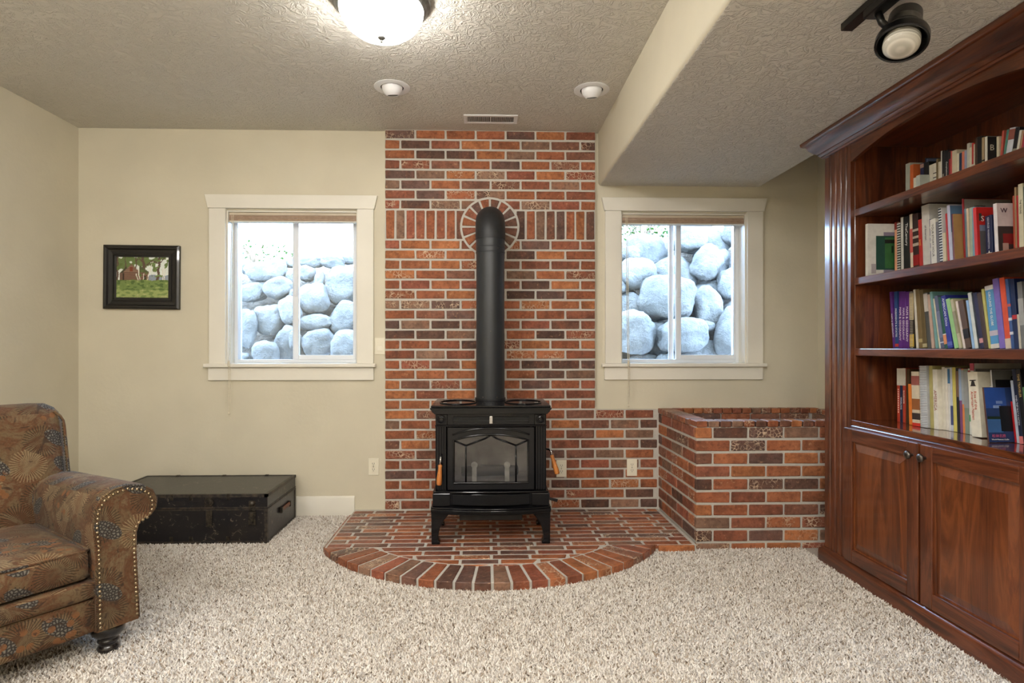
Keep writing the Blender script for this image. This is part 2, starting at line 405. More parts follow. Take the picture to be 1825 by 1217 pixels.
for rowi in range(16):
    y1 = D - .034 - rowi * PH - JT / 2; y0 = y1 - PH + JT
    x = HA - (MOD * .5 if rowi % 2 else 0.06)
    if rowi < 11:
        while x < HB - .012: hbrick(max(x, HA + .002) + JT / 2, min(x + MOD, HB - .012) - JT / 2, y0, y1); x += MOD
        continue
    hx_ = lambda yy: math.sqrt(max(0, (HRi - .006) ** 2 - (HCn[1] - yy) ** 2))
    if hx_(y0) < .02: 
        if hx_(y1) < .1: continue
    while x < .95:
        a, b = x + JT / 2, x + MOD - JT / 2; lo0, lo1 = HCn[0] - hx_(y0), HCn[0] - hx_(y1); hi0, hi1 = HCn[0] + hx_(y0), HCn[0] + hx_(y1)
        po = [(max(a, lo0), y0), (min(b, hi0), y0), (min(b, hi1), y1), (max(a, lo1), y1)]
        if po[2][0] - po[3][0] > .02:
            if po[1][0] - po[0][0] < .004: po = [((po[2][0] if po[0][0] > HCn[0] else po[3][0]), y0 + .02)] and [(po[3][0], y1), (po[2][0], y1), (po[2][0] if po[0][0] < HCn[0] else po[3][0], y0 + .012)]
            poly_brick(hearth, po, 'z', .01, HT + .001, hbrick_m)
        x += MOD
def clip_y(poly, ymax):
    out = []
    for i, p in enumerate(poly):
        q = poly[(i + 1) % len(poly)]
        if p[1] <= ymax: out.append(p)
        if (p[1] <= ymax) != (q[1] <= ymax):
            f = (ymax - p[1]) / (q[1] - p[1]); out.append((p[0] + f * (q[0] - p[0]), ymax))
    return out
NB = 24; da = 2 * aend / NB; ja = .007
for k in range(-2, NB + 2):
    q0 = -aend + k * da; q1 = q0 + da
    P = lambda r, q, s: (HCn[0] + r * math.sin(q) + s * ja * math.cos(q), HCn[1] - r * math.cos(q) + s * ja * math.sin(q))
    po = clip_y([P(HRi + .008, q0, 1), P(HRi + .008, q1, -1), P(HRo + .006, q1, -1), P(HRo + .006, q0, 1)], HF - .006)
    if len(po) > 2:
        ar = abs(sum(po[i][0] * po[(i + 1) % len(po)][1] - po[(i + 1) % len(po)][0] * po[i][1] for i in range(len(po)))) / 2
        if ar > .0012 and all(HA - .01 < p[0] < .965 for p in po): poly_brick(hearth, po, 'z', -.0, HT + .003, hbrick_m)
for a, b in ((.966, 1.168),): brick(hearth, ((a + b) / 2, HF + .002, .017), b - a, .034, .03, hbrick_m)
for a, b in ((3.22, 3.42), (3.43, 3.63), (3.64, 3.84)): brick(hearth, (HA + .002, (a + b) / 2, .017), b - a, .034, .03, hbrick_m, (0, 0, R(90)))

# firewood box
BX, BY, BT = 1.186, 3.222, .70
bin_ = thing('firewood_box', 'built-in brick firewood box with a rowlock cap below the window beside the bookcase', 'firewood box', (0, 0, 0))
MB().box(BX + .0055, BY + .0055, 0, XR - .002, BY + .10, BT - .012).build('front_core', mortar_m, bin_)
MB().box(BX + .0055, BY + .10, 0, BX + .10, D - .002, BT - .012).build('side_core', mortar_m, bin_)
MB().box(BX + .10, D - .05, 0, XR - .002, D - .002, BT - .012).build('back_core', mortar_m, bin_)
MB().box(XR - .05, BY + .10, 0, XR - .002, D - .05, BT - .012).build('end_core', mortar_m, bin_)
MB().box(BX + .10, BY + .10, 0, XR - .05, D - .05, .06).build('inner_floor', mortar_m, bin_)
RP = .0726
for i in range(10):
    z1 = BT - .016 - i * RP; z0 = max(z1 - RP + .014, 0)
    if z1 < .012: break
    full = i % 2
    x = BX + .0015 - (0 if full else MOD / 2)
    while x < XR - .03:
        a, b = max(x, BX + .0015), min(x + MOD - .0115, XR - .004)
        if b - a > .03: brick(bin_, ((a + b) / 2, BY + .015, (z0 + z1) / 2), b - a, z1 - z0, .03)
        x += MOD
    if z1 > HT + .03:
        z0 = max(z0, HT + .004); y = BY + .032 - (MOD / 2 if full else 0)
        while y < D - .03:
            a, b = max(y, BY + .032), min(y + MOD - .0115, D - .024)
            if b - a > .02: brick(bin_, (BX + .015, (a + b) / 2, (z0 + z1) / 2), b - a, z1 - z0, .028, rot=(0, 0, R(90)))
            y += MOD
    if i < 5:
        x = BX + .12 - (0 if full else MOD / 2)
        while x < XR - .08:
            a, b = max(x, BX + .115), min(x + MOD - .0115, XR - .06)
            if b - a > .03: brick(bin_, ((a + b) / 2, D - .058, (z0 + z1) / 2), b - a, z1 - z0, .02)
            x += MOD
        for y in (3.36, 3.56, 3.76): brick(bin_, (XR - .058, y + (.0 if full else .05), (z0 + z1) / 2), .19, z1 - z0, .02, rot=(0, 0, R(90)))
def cap(c, rot): brick(bin_, c, .060, .104, .034, hbrick_m, (R(90), 0, rot), 'cap_brick')
n = 16
for k in range(n): cap((BX + .036 + k * (XR - BX - .04) / n, BY + .048, BT + .004), 0)
for k in range(9): cap((BX + .048, BY + .136 + k * .0668, BT + .004), R(90))
for k in range(15):
    brick(bin_, (BX + .13 + k * .0668, D - .034, BT + .004), .060, .060, .034, hbrick_m, (R(90), 0, 0), 'cap_brick')
for k in range(8): brick(bin_, (XR - .034, BY + .14 + k * .0668, BT + .004), .060, .060, .034, hbrick_m, (R(90), 0, R(90)), 'cap_brick')

# ------------------------------------------------------------------ windows, shades
def window(n, x0, x1, p):
    o = thing('window_%d' % n, None, None, (0, 0, 0)); tag(o, kind='structure')
    b = lambda name, *q, m=trim_m, bev=.0015, par=o: MB().box(*q).build(name, m, par, bevel=bev)
    b('side_casing', x0 - .107, D - .02, 1.0272, x0 + .002, D, 2.07); b('side_casing', x1 - .002, D - .02, 1.0272, x1 + .107, D, 2.07)
    MB().prism([(x0 - .113, 2.0705), (x1 + .113, 2.0705), (x1 + .134, 2.161), (x0 - .134, 2.161)], 'y', D - .026, D).build('head_casing', trim_m, o, bevel=.0015)
    b('sill', x0 - .135, D - .045, 1.003, x1 + .125, D - .0005, 1.027, bev=.004); b('sill_extension', x0 + .001, D - .0004, 1.0122, x1 - .001, D + .095, 1.027)
    b('apron', x0 - .113, D - .018, .915, x1 + .108, D, 1.0028)
    b('jamb', x0 + .0005, D + .0005, 1.0275, x0 + .012, D + .1, 2.0605); b('jamb', x1 - .012, D + .0005, 1.0275, x1 - .0005, D + .1, 2.0605); b('head_jamb', x0 + .0125, D + .0005, 2.05, x1 - .0125, D + .1, 2.0605)
    v = lambda name, *q, par=o: b(name, *q, m=vinyl_m, par=par)
    # outer vinyl frame
    v('frame_stile', x0 + .0005, D + .101, 1.0275, x0 + .034, D + .17, 2.0605); v('frame_stile', x1 - .034, D + .101, 1.0275, x1 - .0005, D + .17, 2.0605)
    v('frame_rail', x0 + .0345, D + .101, 1.0275, x1 - .0345, D + .17, 1.052); v('frame_rail', x0 + .0345, D + .101, 2.03, x1 - .0345, D + .17, 2.0605)
    a0, a1, c0, c1 = p                           # fixed pane, sliding pane (clear glass edges)
    v('meeting_stile', a1, D + .14, 1.0525, a1 + .03, D + .165, 2.0295)
    b('fixed_pane', x0 + .0345, D + .150, 1.0525, a1 - .0005, D + .156, 2.0295, m=pane_m, bev=0)
    s = v('sliding_sash', c0 - .036, D + .105, 1.0525, c0 - .0005, D + .132, 2.0295)
    v('sash_stile', c1 + .0005, D + .105, 1.0525, x1 - .0345, D + .132, 2.0295, par=s)
    v('sash_rail', c0, D + .105, 1.0525, c1, D + .132, 1.083, par=s); v('sash_rail', c0, D + .105, 2.0, c1, D + .132, 2.0295, par=s)
    b('sash_pane', c0, D + .116, 1.0835, c1, D + .121, 1.9995, m=pane_m, bev=0, par=s)
    lt = v('latch', c0 - .030, D + .092, 1.49, c0 - .010, D + .1045, 1.555, par=s)
    return o
window(1, *WIN[0], (-1.70, -1.345, -1.292, -.918)); window(2, *WIN[1], (.962, 1.315, 1.388, 1.765))
def shade(x0, x1, lab, cordx, zend):
    s = thing('window_shade', 'raised taupe cellular shade at the top of the ' + lab, 'window shade', ((x0 + x1) / 2, D + .035, 1.985))
    h = (x1 - x0) / 2 - .014
    MB().box(-h, -.025, .045, h, .025, .0640).build('head_rail', mottled('shade_rail' + lab[:4], lin(196, 184, 164), lin(186, 174, 154), 10, .5), s, bevel=.002)
    zz = []
    for k in range(9): zz += [(-.022 if k % 2 else -.027, .008 + k * .0045)]
    MB().prism(zz + [(.024, .0445), (.024, .008)], 'x', -h, h).build('pleated_fabric', shade_m, s)
    MB().box(-h, -.026, .0, h, .024, .0079).build('bottom_rail', trim_m, s, bevel=.002)
    cx = cordx - (x0 + x1) / 2; c = MB(); zr = zend - 1.985
    pts = [(cx, -.029, .05), (cx, -.031, -.02), (cx, -.0745, -.9), (cx, -.0855, -.952), (cx + .002, -.0855, -1.0), (cx + .004, -.083, zr)]
    co = c.tube(pts, .0022, 6).build('lift_cord', cord_m, s)
    MB().tube([(cx + .01, -.029, .05), (cx + .01, -.031, -.02), (cx + .01, -.0745, -.9), (cx + .01, -.0860, -.952), (cx + .012, -.0855, -1.0), (cx + .013, -.083, zr + .05)], .002, 6).build('lift_cord', cord_m, s)
    MB().lathe([(.003, .0), (.006, -.012), (.0065, -.02), (.001, -.024)], (cx + .004, -.083, zr), 10).build('cord_tassel', cord_m, co, smooth=True)
    MB().lathe([(.004, .02), (.008, .012), (.008, -.012), (.004, -.02)], (cx + .004, -.086, -.958), 10).build('cord_joiner', cord_m, co, smooth=True)
shade(*WIN[0], 'window beside the framed painting', WIN[0][0] + .035, .71)
shade(*WIN[1], 'window above the firewood box', WIN[1][0] + .04, .755)

# ------------------------------------------------------------------ outside: bank, boulders, shrub
mb = MB(); nx, ny = 60, 26
def g(i, j):
    x = -6 + 14 * i / nx; top = 1.86 + .36 * max(0, min(1, (x + .4) / .9)); z = .70 + (top - .70) * min(1, j / 16); y = 5.30 + .45 * (z - .85) + max(0, j - 16) * .35
    return (x, y + .04 * mnoise.noise((i * .7, j * .7, 0)), z + .04 * mnoise.noise((i, j, 3)))
mb.add([g(i, j) for j in range(ny + 1) for i in range(nx + 1)], [(j * (nx + 1) + i, j * (nx + 1) + i + 1, (j + 1) * (nx + 1) + i + 1, (j + 1) * (nx + 1) + i) for j in range(ny) for i in range(nx)])
struct('ground_bank', mb, soil_m, smooth=True)
struct('ground_window_well', MB().box(-6, D + .22, .6, 8, 5.1, .84), soil_m)
BOULD = [
    ('L', -2.042, 5.496, 1.857, 0.19, 0.099, -5),
    ('L', -2.279, 5.529, 1.895, 0.053, 0.06, 0),
    ('L', -2.155, 5.447, 1.649, 0.121, 0.087, -8),
    ('L', -1.909, 5.408, 1.689, 0.125, 0.1, -12),
    ('L', -2.12, 5.234, 1.303, 0.084, 0.177, 8),
    ('L', -1.977, 5.357, 1.386, 0.139, 0.132, -10),
    ('L', -1.761, 5.292, 1.462, 0.093, 0.129, -20),
    ('L', -1.786, 5.245, 1.169, 0.091, 0.167, 18),
    ('L', -1.912, 5.125, 1.074, 0.12, 0.113, 0),
    ('L', -2.117, 5.106, 1.038, 0.081, 0.05, 0),
    ('L', -1.65, 5.569, 1.947, 0.112, 0.06, -5),
    ('L', -1.835, 5.537, 1.932, 0.053, 0.045, 0),
    ('L', -1.666, 5.493, 1.826, 0.071, 0.075, 5),
    ('L', -1.552, 5.48, 1.761, 0.048, 0.088, 10),
    ('L', -1.333, 5.489, 1.709, 0.164, 0.181, -4),
    ('L', -1.569, 5.361, 1.58, 0.129, 0.145, -12),
    ('L', -1.54, 5.279, 1.359, 0.155, 0.074, -3),
    ('L', -1.258, 5.378, 1.384, 0.172, 0.176, 25),
    ('L', -1.487, 5.209, 1.171, 0.14, 0.129, -18),
    ('L', -1.225, 5.13, 1.135, 0.134, 0.147, 12),
    ('L', -1.44, 5.519, 1.94, 0.109, 0.063, 8),
    ('L', -1.258, 5.575, 1.977, 0.105, 0.053, 0),
    ('L', -1.809, 5.476, 1.796, 0.045, 0.068, 0),
    ('L', -1.755, 5.395, 1.593, 0.052, 0.081, 0),
    ('L', -1.676, 5.163, 1.199, 0.05, 0.079, 0),
    ('L', -1.036, 5.229, 1.313, 0.129, 0.171, 0),
    ('L', -1.041, 5.403, 1.731, 0.134, 0.179, 0),
    ('L', -2.392, 5.392, 1.617, 0.122, 0.11, 0),
    ('L', -2.322, 5.21, 1.227, 0.118, 0.118, 0),
    ('L', -2.434, 5.504, 1.864, 0.1, 0.081, 0),
    ('L', -1.593, 5.124, 1.015, 0.087, 0.043, 0),
    ('L', -1.339, 5.079, 0.977, 0.109, 0.047, 0),
    ('R', 1.592, 5.695, 2.101, 0.208, 0.156, 8),
    ('R', 1.974, 5.549, 2.2, 0.176, 0.141, 6),
    ('R', 2.238, 5.744, 2.182, 0.204, 0.173, 30),
    ('R', 1.433, 5.416, 1.83, 0.19, 0.15, -4),
    ('R', 1.315, 5.639, 1.945, 0.1, 0.149, 0),
    ('R', 1.39, 5.519, 2.034, 0.098, 0.072, 0),
    ('R', 1.817, 5.591, 1.808, 0.236, 0.205, -15),
    ('R', 2.096, 5.416, 1.925, 0.13, 0.165, 25),
    ('R', 2.264, 5.599, 1.939, 0.116, 0.158, 15),
    ('R', 1.327, 5.419, 1.482, 0.162, 0.181, -6),
    ('R', 1.665, 5.265, 1.589, 0.251, 0.202, 4),
    ('R', 1.525, 5.436, 1.612, 0.054, 0.07, -20),
    ('R', 2.142, 5.501, 1.606, 0.157, 0.173, 20),
    ('R', 2.31, 5.35, 1.734, 0.126, 0.144, 10),
    ('R', 1.338, 5.187, 1.265, 0.19, 0.207, -8),
    ('R', 1.579, 5.322, 1.194, 0.113, 0.184, 0),
    ('R', 1.78, 5.145, 1.243, 0.218, 0.148, -6),
    ('R', 2.062, 5.318, 1.494, 0.134, 0.193, -12),
    ('R', 2.238, 5.16, 1.277, 0.156, 0.218, 14),
    ('R', 1.989, 5.282, 1.102, 0.216, 0.117, 6),
    ('R', 1.455, 5.241, 1.013, 0.132, 0.066, 0),
    ('R', 1.228, 5.348, 1.701, 0.08, 0.07, 0),
    ('R', 2.011, 5.223, 1.328, 0.082, 0.049, 0),
    ('R', 2.524, 5.495, 1.848, 0.179, 0.239, 0),
    ('R', 2.438, 5.391, 1.345, 0.193, 0.263, 0),
    ('R', 1.048, 5.516, 1.665, 0.168, 0.217, 0),
    ('R', 1.012, 5.337, 1.226, 0.187, 0.205, 0),
    ('R', 1.077, 5.587, 2.013, 0.143, 0.132, 0),
    ('R', 1.689, 5.167, 1.013, 0.157, 0.069, 0),
    ('R', 2.544, 5.58, 2.291, 0.219, 0.186, 0)]
WHERE = {'L': 'outside the window beside the painting', 'R': 'outside the window above the firewood box'}
def boulder_label(side, sx, sz):
    kind = 'small wedged boulder' if max(sx, sz) < .13 else ('flat wide boulder' if sx > 1.35 * sz else ('tall upright boulder' if sz > 1.2 * sx else 'large rounded boulder'))
    return 'pale grey ' + kind + ' in the rock wall ' + WHERE[side]
def boulder_mesh(seed, sx, sy, sz):
    bm = bmesh.new(); bmesh.ops.create_icosphere(bm, subdivisions=4, radius=1); off = Vector((seed * 3.7, seed * 1.3, seed * 2.1))
    for q in bm.verts:
        d = q.co.normalized(); e = 2.7; k = (abs(d.x) ** e + abs(d.y) ** e + abs(d.z) ** e) ** (-1 / e)
        s_ = k * (1 + .20 * mnoise.noise(d * 1.3 + off) + .07 * mnoise.noise(d * 3.5 + off)) + .025 * mnoise.noise(d * 9 + off)
        q.co = Vector((d.x * sx, d.y * sy, d.z * sz)) * s_
    me = bpy.data.meshes.new('boulder'); bm.to_mesh(me); bm.free(); me.materials.append(rock_m)
    me.polygons.foreach_set('use_smooth', [True] * len(me.polygons)); return me
for k, (side, x, y, z, sx, sz, ti) in enumerate(BOULD):
    o = bpy.data.objects.new('boulder', boulder_mesh(k + 1, sx, min(sx, sz) * .55 + .02, sz)); C.objects.link(o)
    o.location = (x, y, z); o.rotation_euler = (0, R(ti), R(random.uniform(-12, 12))); tag(o, boulder_label(side, sx, sz), 'boulder', 'boulders ' + WHERE[side])
def shrub(name, label, c, rx, ry, rz, n):
    s = thing(name, label, 'shrub', c); mb = MB(); st = MB()
    for k in range(n):
        d = Vector((random.gauss(0, 1), random.gauss(0, 1), random.gauss(0, 1))).normalized() * random.uniform(.5, 1) ** .5
        p = Vector((d.x * rx, d.y * ry, rz + d.z * rz)); a, b_ = random.uniform(0, 6.28), random.uniform(-.8, .8); L = random.uniform(.022, .04)
        u = Vector((math.cos(a), math.sin(a), b_)).normalized(); v_ = u.cross(Vector((random.uniform(-.4, .4), random.uniform(-.4, .4), 1))).normalized()
        mb.add([p - u * L, p + v_ * L * .5, p + u * L, p - v_ * L * .5], [(0, 1, 2, 3)])
    for k in range(14):
        e = Vector((random.uniform(-.7, .7) * rx, random.uniform(-.7, .7) * ry, random.uniform(.9, 1.8) * rz)); st.tube([(0, 0, -.1), e * .5 + Vector((0, 0, .05)), e], [.012, .008, .004], 5)
    tag(mb.build('foliage', leaf_m, s), kind='stuff'); st.build('stems', stem_m, s)
shrub('leafy_shrub', 'bright green leafy shrub on top of the boulders behind the window above the firewood box', (1.72, 6.4, 2.22), .5, .30, .32, 1100)
shrub('leafy_shrub', 'sparse sunlit shrub on the bank behind the boulders outside the window beside the painting', (-2.55, 6.5, 2.0), .45, .3, .16, 260)

# ------------------------------------------------------------------ wood stove (local frame: x across, y back, z up; front feet at y = 0)
SX, SY = .034, 3.225
stove = thing('wood_stove', 'glossy black enamelled wood stove with a windowed door on the brick hearth', 'stove', (SX, SY, HT + .003))
def sb(name, *q, m=enamel_m, par=stove, bev=.004, seg=2): return MB().box(*q).build(name, m, par, bevel=bev, seg=seg)
def leg_prof(s): return [(s * x, z) for x, z in [(.331, 0), (.333, .165), (.333, .188), (.225, .188), (.231, .172), (.262, .135), (.285, .09), (.293, .05), (.291, .022), (.284, .012), (.284, 0)]]
for s in (-1, 1):
    for y in (.0, .34): MB().prism(leg_prof(s), 'y', y, y + .055).build('leg', enamel_m, stove, bevel=.005, seg=2)
# bowed ash lip
def bow(hw, y0, b, n=16): return [(hw * (2 * k / n - 1), y0 - b * (1 - (2 * k / n - 1) ** 2)) for k in range(n + 1)]
lip = MB()
for z0, z1, d_ in ((.176, .190, .0), (.190, .206, .016), (.206, .214, .008)):
    lip.prism(bow(.333, -.012 - d_, .05) + [(.333, .39), (-.333, .39)], 'z', z0, z1)
lip.build('ash_lip', enamel_m, stove, bevel=.003, seg=2)
sb('base', -.318, .0, .2145, .318, .39, .290)
bp = MB().prism(bow(.218, -.002, .028) + [(.218, .02), (-.218, .02)], 'z', .219, .284).build('base_panel', enamel_m, stove, bevel=.003)
for s in (-1, 1): sb('base_block', min(s * .226, s * .324), -.012, .2148, max(s * .226, s * .324), .03, .287)
MB().prism(bow(.322, -.012, .016) + [(.322, .395), (-.322, .395)], 'z', .2905, .299).build('base_molding', enamel_m, stove, bevel=.003, seg=2)
# body shell: open firebox behind the door
bx_ = MB().box(-.307, .03, .2995, -.235, .385, .726).box(.235, .03, .2995, .307, .385, .726).box(-.235, .34, .2995, .235, .385, .726).box(-.235, .03, .655, .235, .34, .726).box(-.235, .03, .2995, .235, .34, .318)
bx_.build('body', enamel_m, stove)
for s in (-1, 1):                                # fluted corner columns
    prof = []; xa, xb = .245, .309; n = 4
    pts = [(xa, .03)]
    for k in range(n):
        u0 = xa + .006 + k * (xb - xa - .008) / n; wd = (xb - xa - .008) / n
        pts += [(u0, .004), (u0 + wd * .28, .004), (u0 + wd * .42, .012), (u0 + wd * .75, .012), (u0 + wd * .92, .004)]
    pts += [(xb, .004), (xb, .03)]
    MB().prism([(s * x, y) for x, y in pts], 'z', .30, .655).build('fluted_column', enamel_m, stove)
    sb('rosette_block', min(s * .243, s * .309), .0, .664, max(s * .243, s * .309), .03, .726)
    MB().lathe([(.0, .012), (.010, .011), (.013, .006), (.017, .005), (.020, .010), (.024, .010), (.026, .0)], (s * .276, .0, .695), 24, rot_to((0, -1, 0)), cap=False).build('rosette', enamel_m, stove, smooth='auto')
MB().prism(bow(.312, .002, .008) + [(.312, .03), (-.312, .03)], 'z', .6555, .6635).build('belt_molding', enamel_m, stove, bevel=.002)
# grille band
gr = MB().box(-.242, .004, .666, .242, .03, .676).box(-.242, .004, .712, .242, .03, .726).box(-.242, .004, .676, -.212, .03, .712).box(.212, .004, .676, .242, .03, .712)
gr.build('grille_frame', enamel_m, stove)
MB().box(-.2115, .02, .6762, .2115, .0295, .7118).build('grille_slot', dark_m, stove)
for z in (.685, .694, .703): MB().box(-.2115, .010, z, .2115, .019, z + .003).build('grille_bar', iron_m, stove)
sb('grille_tab', -.009, -.006, .672, .009, .0098, .714, m=chrome_m, bev=.002)
# cornice and top
MB().prism([(-.312, .7262), (-.318, .733), (-.326, .738), (-.328, .746), (-.336, .752), (-.338, .762), (.338, .762), (.336, .752), (.328, .746), (.326, .738), (.318, .733), (.312, .7262)], 'y', -.02, .40).build('cornice', enamel_m, stove, bevel=.002)
sb('top_plate', -.333, -.016, .7622, .333, .41, .774, bev=.004)
for s in (-1, 1):
    ov = MB(); pts = [(s * .19 + .105 * math.cos(q), .17 + .13 * math.sin(q), .7765) for q in [R(15) * k for k in range(25)]]
    ov.tube(pts, .004, 6).build('trivet_rim', enamel_m, stove, smooth=True)
    sb('hinge_clip', s * .262 - .012, .10, .7742, s * .262 + .012, .125, .781, m=chrome_m, bev=.002)
# door
door = thing('stove_door', None, None, (0, 0, 0)); door.name = 'door'; door.parent = stove
ZB, ZS, ZP = .340, .580, .611                   # opening: bottom, springing, crown
def arch(hw, zs, zp, n=14): return [(hw * (1 - 2 * k / n), zs + (zp - zs) * (1 - (1 - 2 * k / n) ** 2)) for k in range(n + 1)]
inner = [(-.208, ZB), (.208, ZB)] + arch(.208, ZS, ZP)
fr = MB(); outer = [(-.242, .302), (.242, .302)] + [(.242 * (1 - 2 * k / 14), .652) for k in range(15)]
n = len(inner)
vsd = [(x, .002, z) for x, z in outer] + [(x, .002, z) for x, z in inner] + [(x, .028, z) for x, z in outer] + [(x, .028, z) for x, z in inner]
fsd = []
for i in range(n):
    j = (i + 1) % n
    fsd += [(i, j, n + j, n + i), (2 * n + i, 3 * n + i, 3 * n + j, 2 * n + j), (i, 2 * n + i, 2 * n + j, j), (n + i, n + j, 3 * n + j, 3 * n + i)]
fr.add(vsd, fsd); fr.build('door_frame', enamel_m, door, bevel=.002)
MB().tube([(x, .001, z) for x, z in inner + inner[:1]], .0055, 8, cap=False).build('door_bead', enamel_m, door, smooth=True)
MB().tube([(x * 1.0, .0, z + .03) for x, z in arch(.215, ZS, ZP + .006)], .0045, 8).build('arch_bead', enamel_m, door, smooth=True)
gl = MB().prism([(x * .999, z) for x, z in inner], 'y', .014, .018).build('door_glass', stoveglass_m, door)
tag(gl, 'smoked glass pane')
mz = .548
for a, b in (((-.140, ZB), (-.140, mz)), ((.140, ZB), (.140, mz)), ((-.205, ZS - .004), (-.140, mz)), ((-.140, mz), (-.03, .588)), ((-.03, .588), (0, .607)), ((.205, ZS - .004), (.140, mz)), ((.140, mz), (.03, .588)), ((.03, .588), (0, .607))):
    MB().tube([(a[0], .008, a[1]), (b[0], .008, b[1])], .0048, 8).build('glazing_bar', enamel_m, door, smooth=True)
# firebox lining and andirons
MB().box(-.234, .325, .3185, .234, .3395, .6545).build('firebox_back', fire_m, stove)
MB().box(-.2345, .03, .3185, -.222, .324, .6545).box(.222, .03, .3185, .2345, .324, .6545).build('firebox_lining', fire_m, stove)
MB().box(-.2215, .032, .3185, .2215, .324, .336).build('firebox_floor', fire_m, stove)
MB().tube([(-.17, .2, .365), (-.05, .19, .372), (.16, .22, .366)], [.03, .034, .028], 10).build('charred_log', iron_m, stove, smooth=True)
for x in (-.094, .092):
    a_ = MB().box(x - .013, .06, .336, x + .013, .07, .412)
    a_.lathe([(.0, .006), (.012, .006), (.0185, .003), (.0185, -.003), (0, -.006)], (x, .065, .428), 20, rot_to((0, -1, 0)), cap=False)
    tag(a_.build('andiron', ash_m, stove, smooth='auto'), 'pale andiron with a round top behind the glass')
# handles
hb = MB().tube([(-.277, .004, .492), (-.277, -.022, .492), (-.278, -.028, .478), (-.280, -.03, .452)], [.006, .006, .006, .007], 10).build('handle_bracket', chrome_m, door, smooth=True)
grip = [(0, 0), (.012, .001), (.015, .008), (.0155, .03), (.012, .07), (.010, .095), (.0115, .11), (.008, .113), (0, .114)]
tag(MB().lathe([(r, z) for r, z in grip], (-.287, -.032, .338), 14, rot_to((.06, 0, 1)), cap=False).build('handle_grip', grip_m, door, smooth=True), 'turned wooden grip')
sd = MB().box(.3075, .10, .315, .314, .32, .62).build('side_door', enamel_m, stove, bevel=.003)
MB().tube([(.311, .12, .508), (.335, .10, .510), (.346, .09, .500), (.352, .085, .470)], .006, 10).build('side_handle_bracket', chrome_m, stove, smooth=True)
tag(MB().lathe(grip, (.381, .07, .372), 14, rot_to((-.30, .12, 1)), cap=False).build('side_handle_grip', grip_m, stove, smooth=True), 'turned wooden grip')
sb('ash_pan', -.178, .05, .118, .178, .34, .1755, m=iron_m, bev=.003)
MB().tube([(.30, .20, .205), (.345, .19, .203), (.395, .18, .192)], [.008, .008, .010], 8).build('air_lever', iron_m, stove, smooth=True)
MB().lathe([(0, -.012), (.02, -.012), (.02, .012), (0, .012)], (.328, .12, .235), 16, rot_to((1, 0, 0)), cap=False).build('lever_boss', iron_m, stove, smooth='auto')

# stove pipe
PY = 3.590; pr = .0885; zt = HT + .003 + .774; zh = 1.945; er = .13
sp = thing('stove_pipe', 'tall matt black flue pipe rising from the stove and elbowing into the brick wall', 'flue pipe', (SX, PY, zt))
L1 = lambda name, r, z0, z1, m=pipe_m: MB().lathe([(r, z0), (r, z1)], (0, 0, 0), 40).build(name, m, sp, smooth='auto')
L1('collar', pr + .006, .0005, .012, iron_m); L1('lower_section', pr, .012, .408)
L1('middle_section', pr - .0012, .408, zh - er - zt - .10); L1('upper_section', pr + .001, zh - er - zt - .10, zh - er - zt - .012)
for z in (zh - er - zt - .092, zh - er - zt - .06): MB().lathe([(pr + .001, z - .004), (pr + .0035, z), (pr + .001, z + .004)], (0, 0, 0), 40, cap=False).build('seam_bead', pipe_m, sp, smooth=True)
el = MB(); n = 14; vs_, fs_ = [], []; nk = 40
for i in range(n + 1):
    q = R(90) * i / n; c_ = Vector((0, er - er * math.cos(q), zh - er - zt - .012 + er * math.sin(q) + .012 * (i / n))); rr_ = pr + .004
    for k in range(nk):
        a = 2 * math.pi * k / nk; vs_.append(c_ + Vector((math.cos(a) * rr_, -math.sin(a) * rr_ * math.cos(q), math.sin(a) * rr_ * math.sin(q))))
for k in range(nk): vs_.append(Vector((math.cos(2 * math.pi * k / nk) * (pr + .004), D - .03 - PY, zh - zt + math.sin(2 * math.pi * k / nk) * (pr + .004))))
for i in range(n + 1):
    for k in range(nk): fs_.append((i * nk + k, i * nk + (k + 1) % nk, (i + 1) * nk + (k + 1) % nk, (i + 1) * nk + k))
el.add(vs_, fs_); el.build('elbow', iron_m, sp, smooth=True)
for x, z in ((.045, zh - er - zt - .075), (0.0, .42), (.04, .02), (-.045, .02)):
    MB().lathe([(.004, 0), (.004, .003), (0, .004)], (x, -math.sqrt(pr * pr - x * x), z), 8, rot_to((x, -.08, 0))).build('screw', pewter_m, sp)

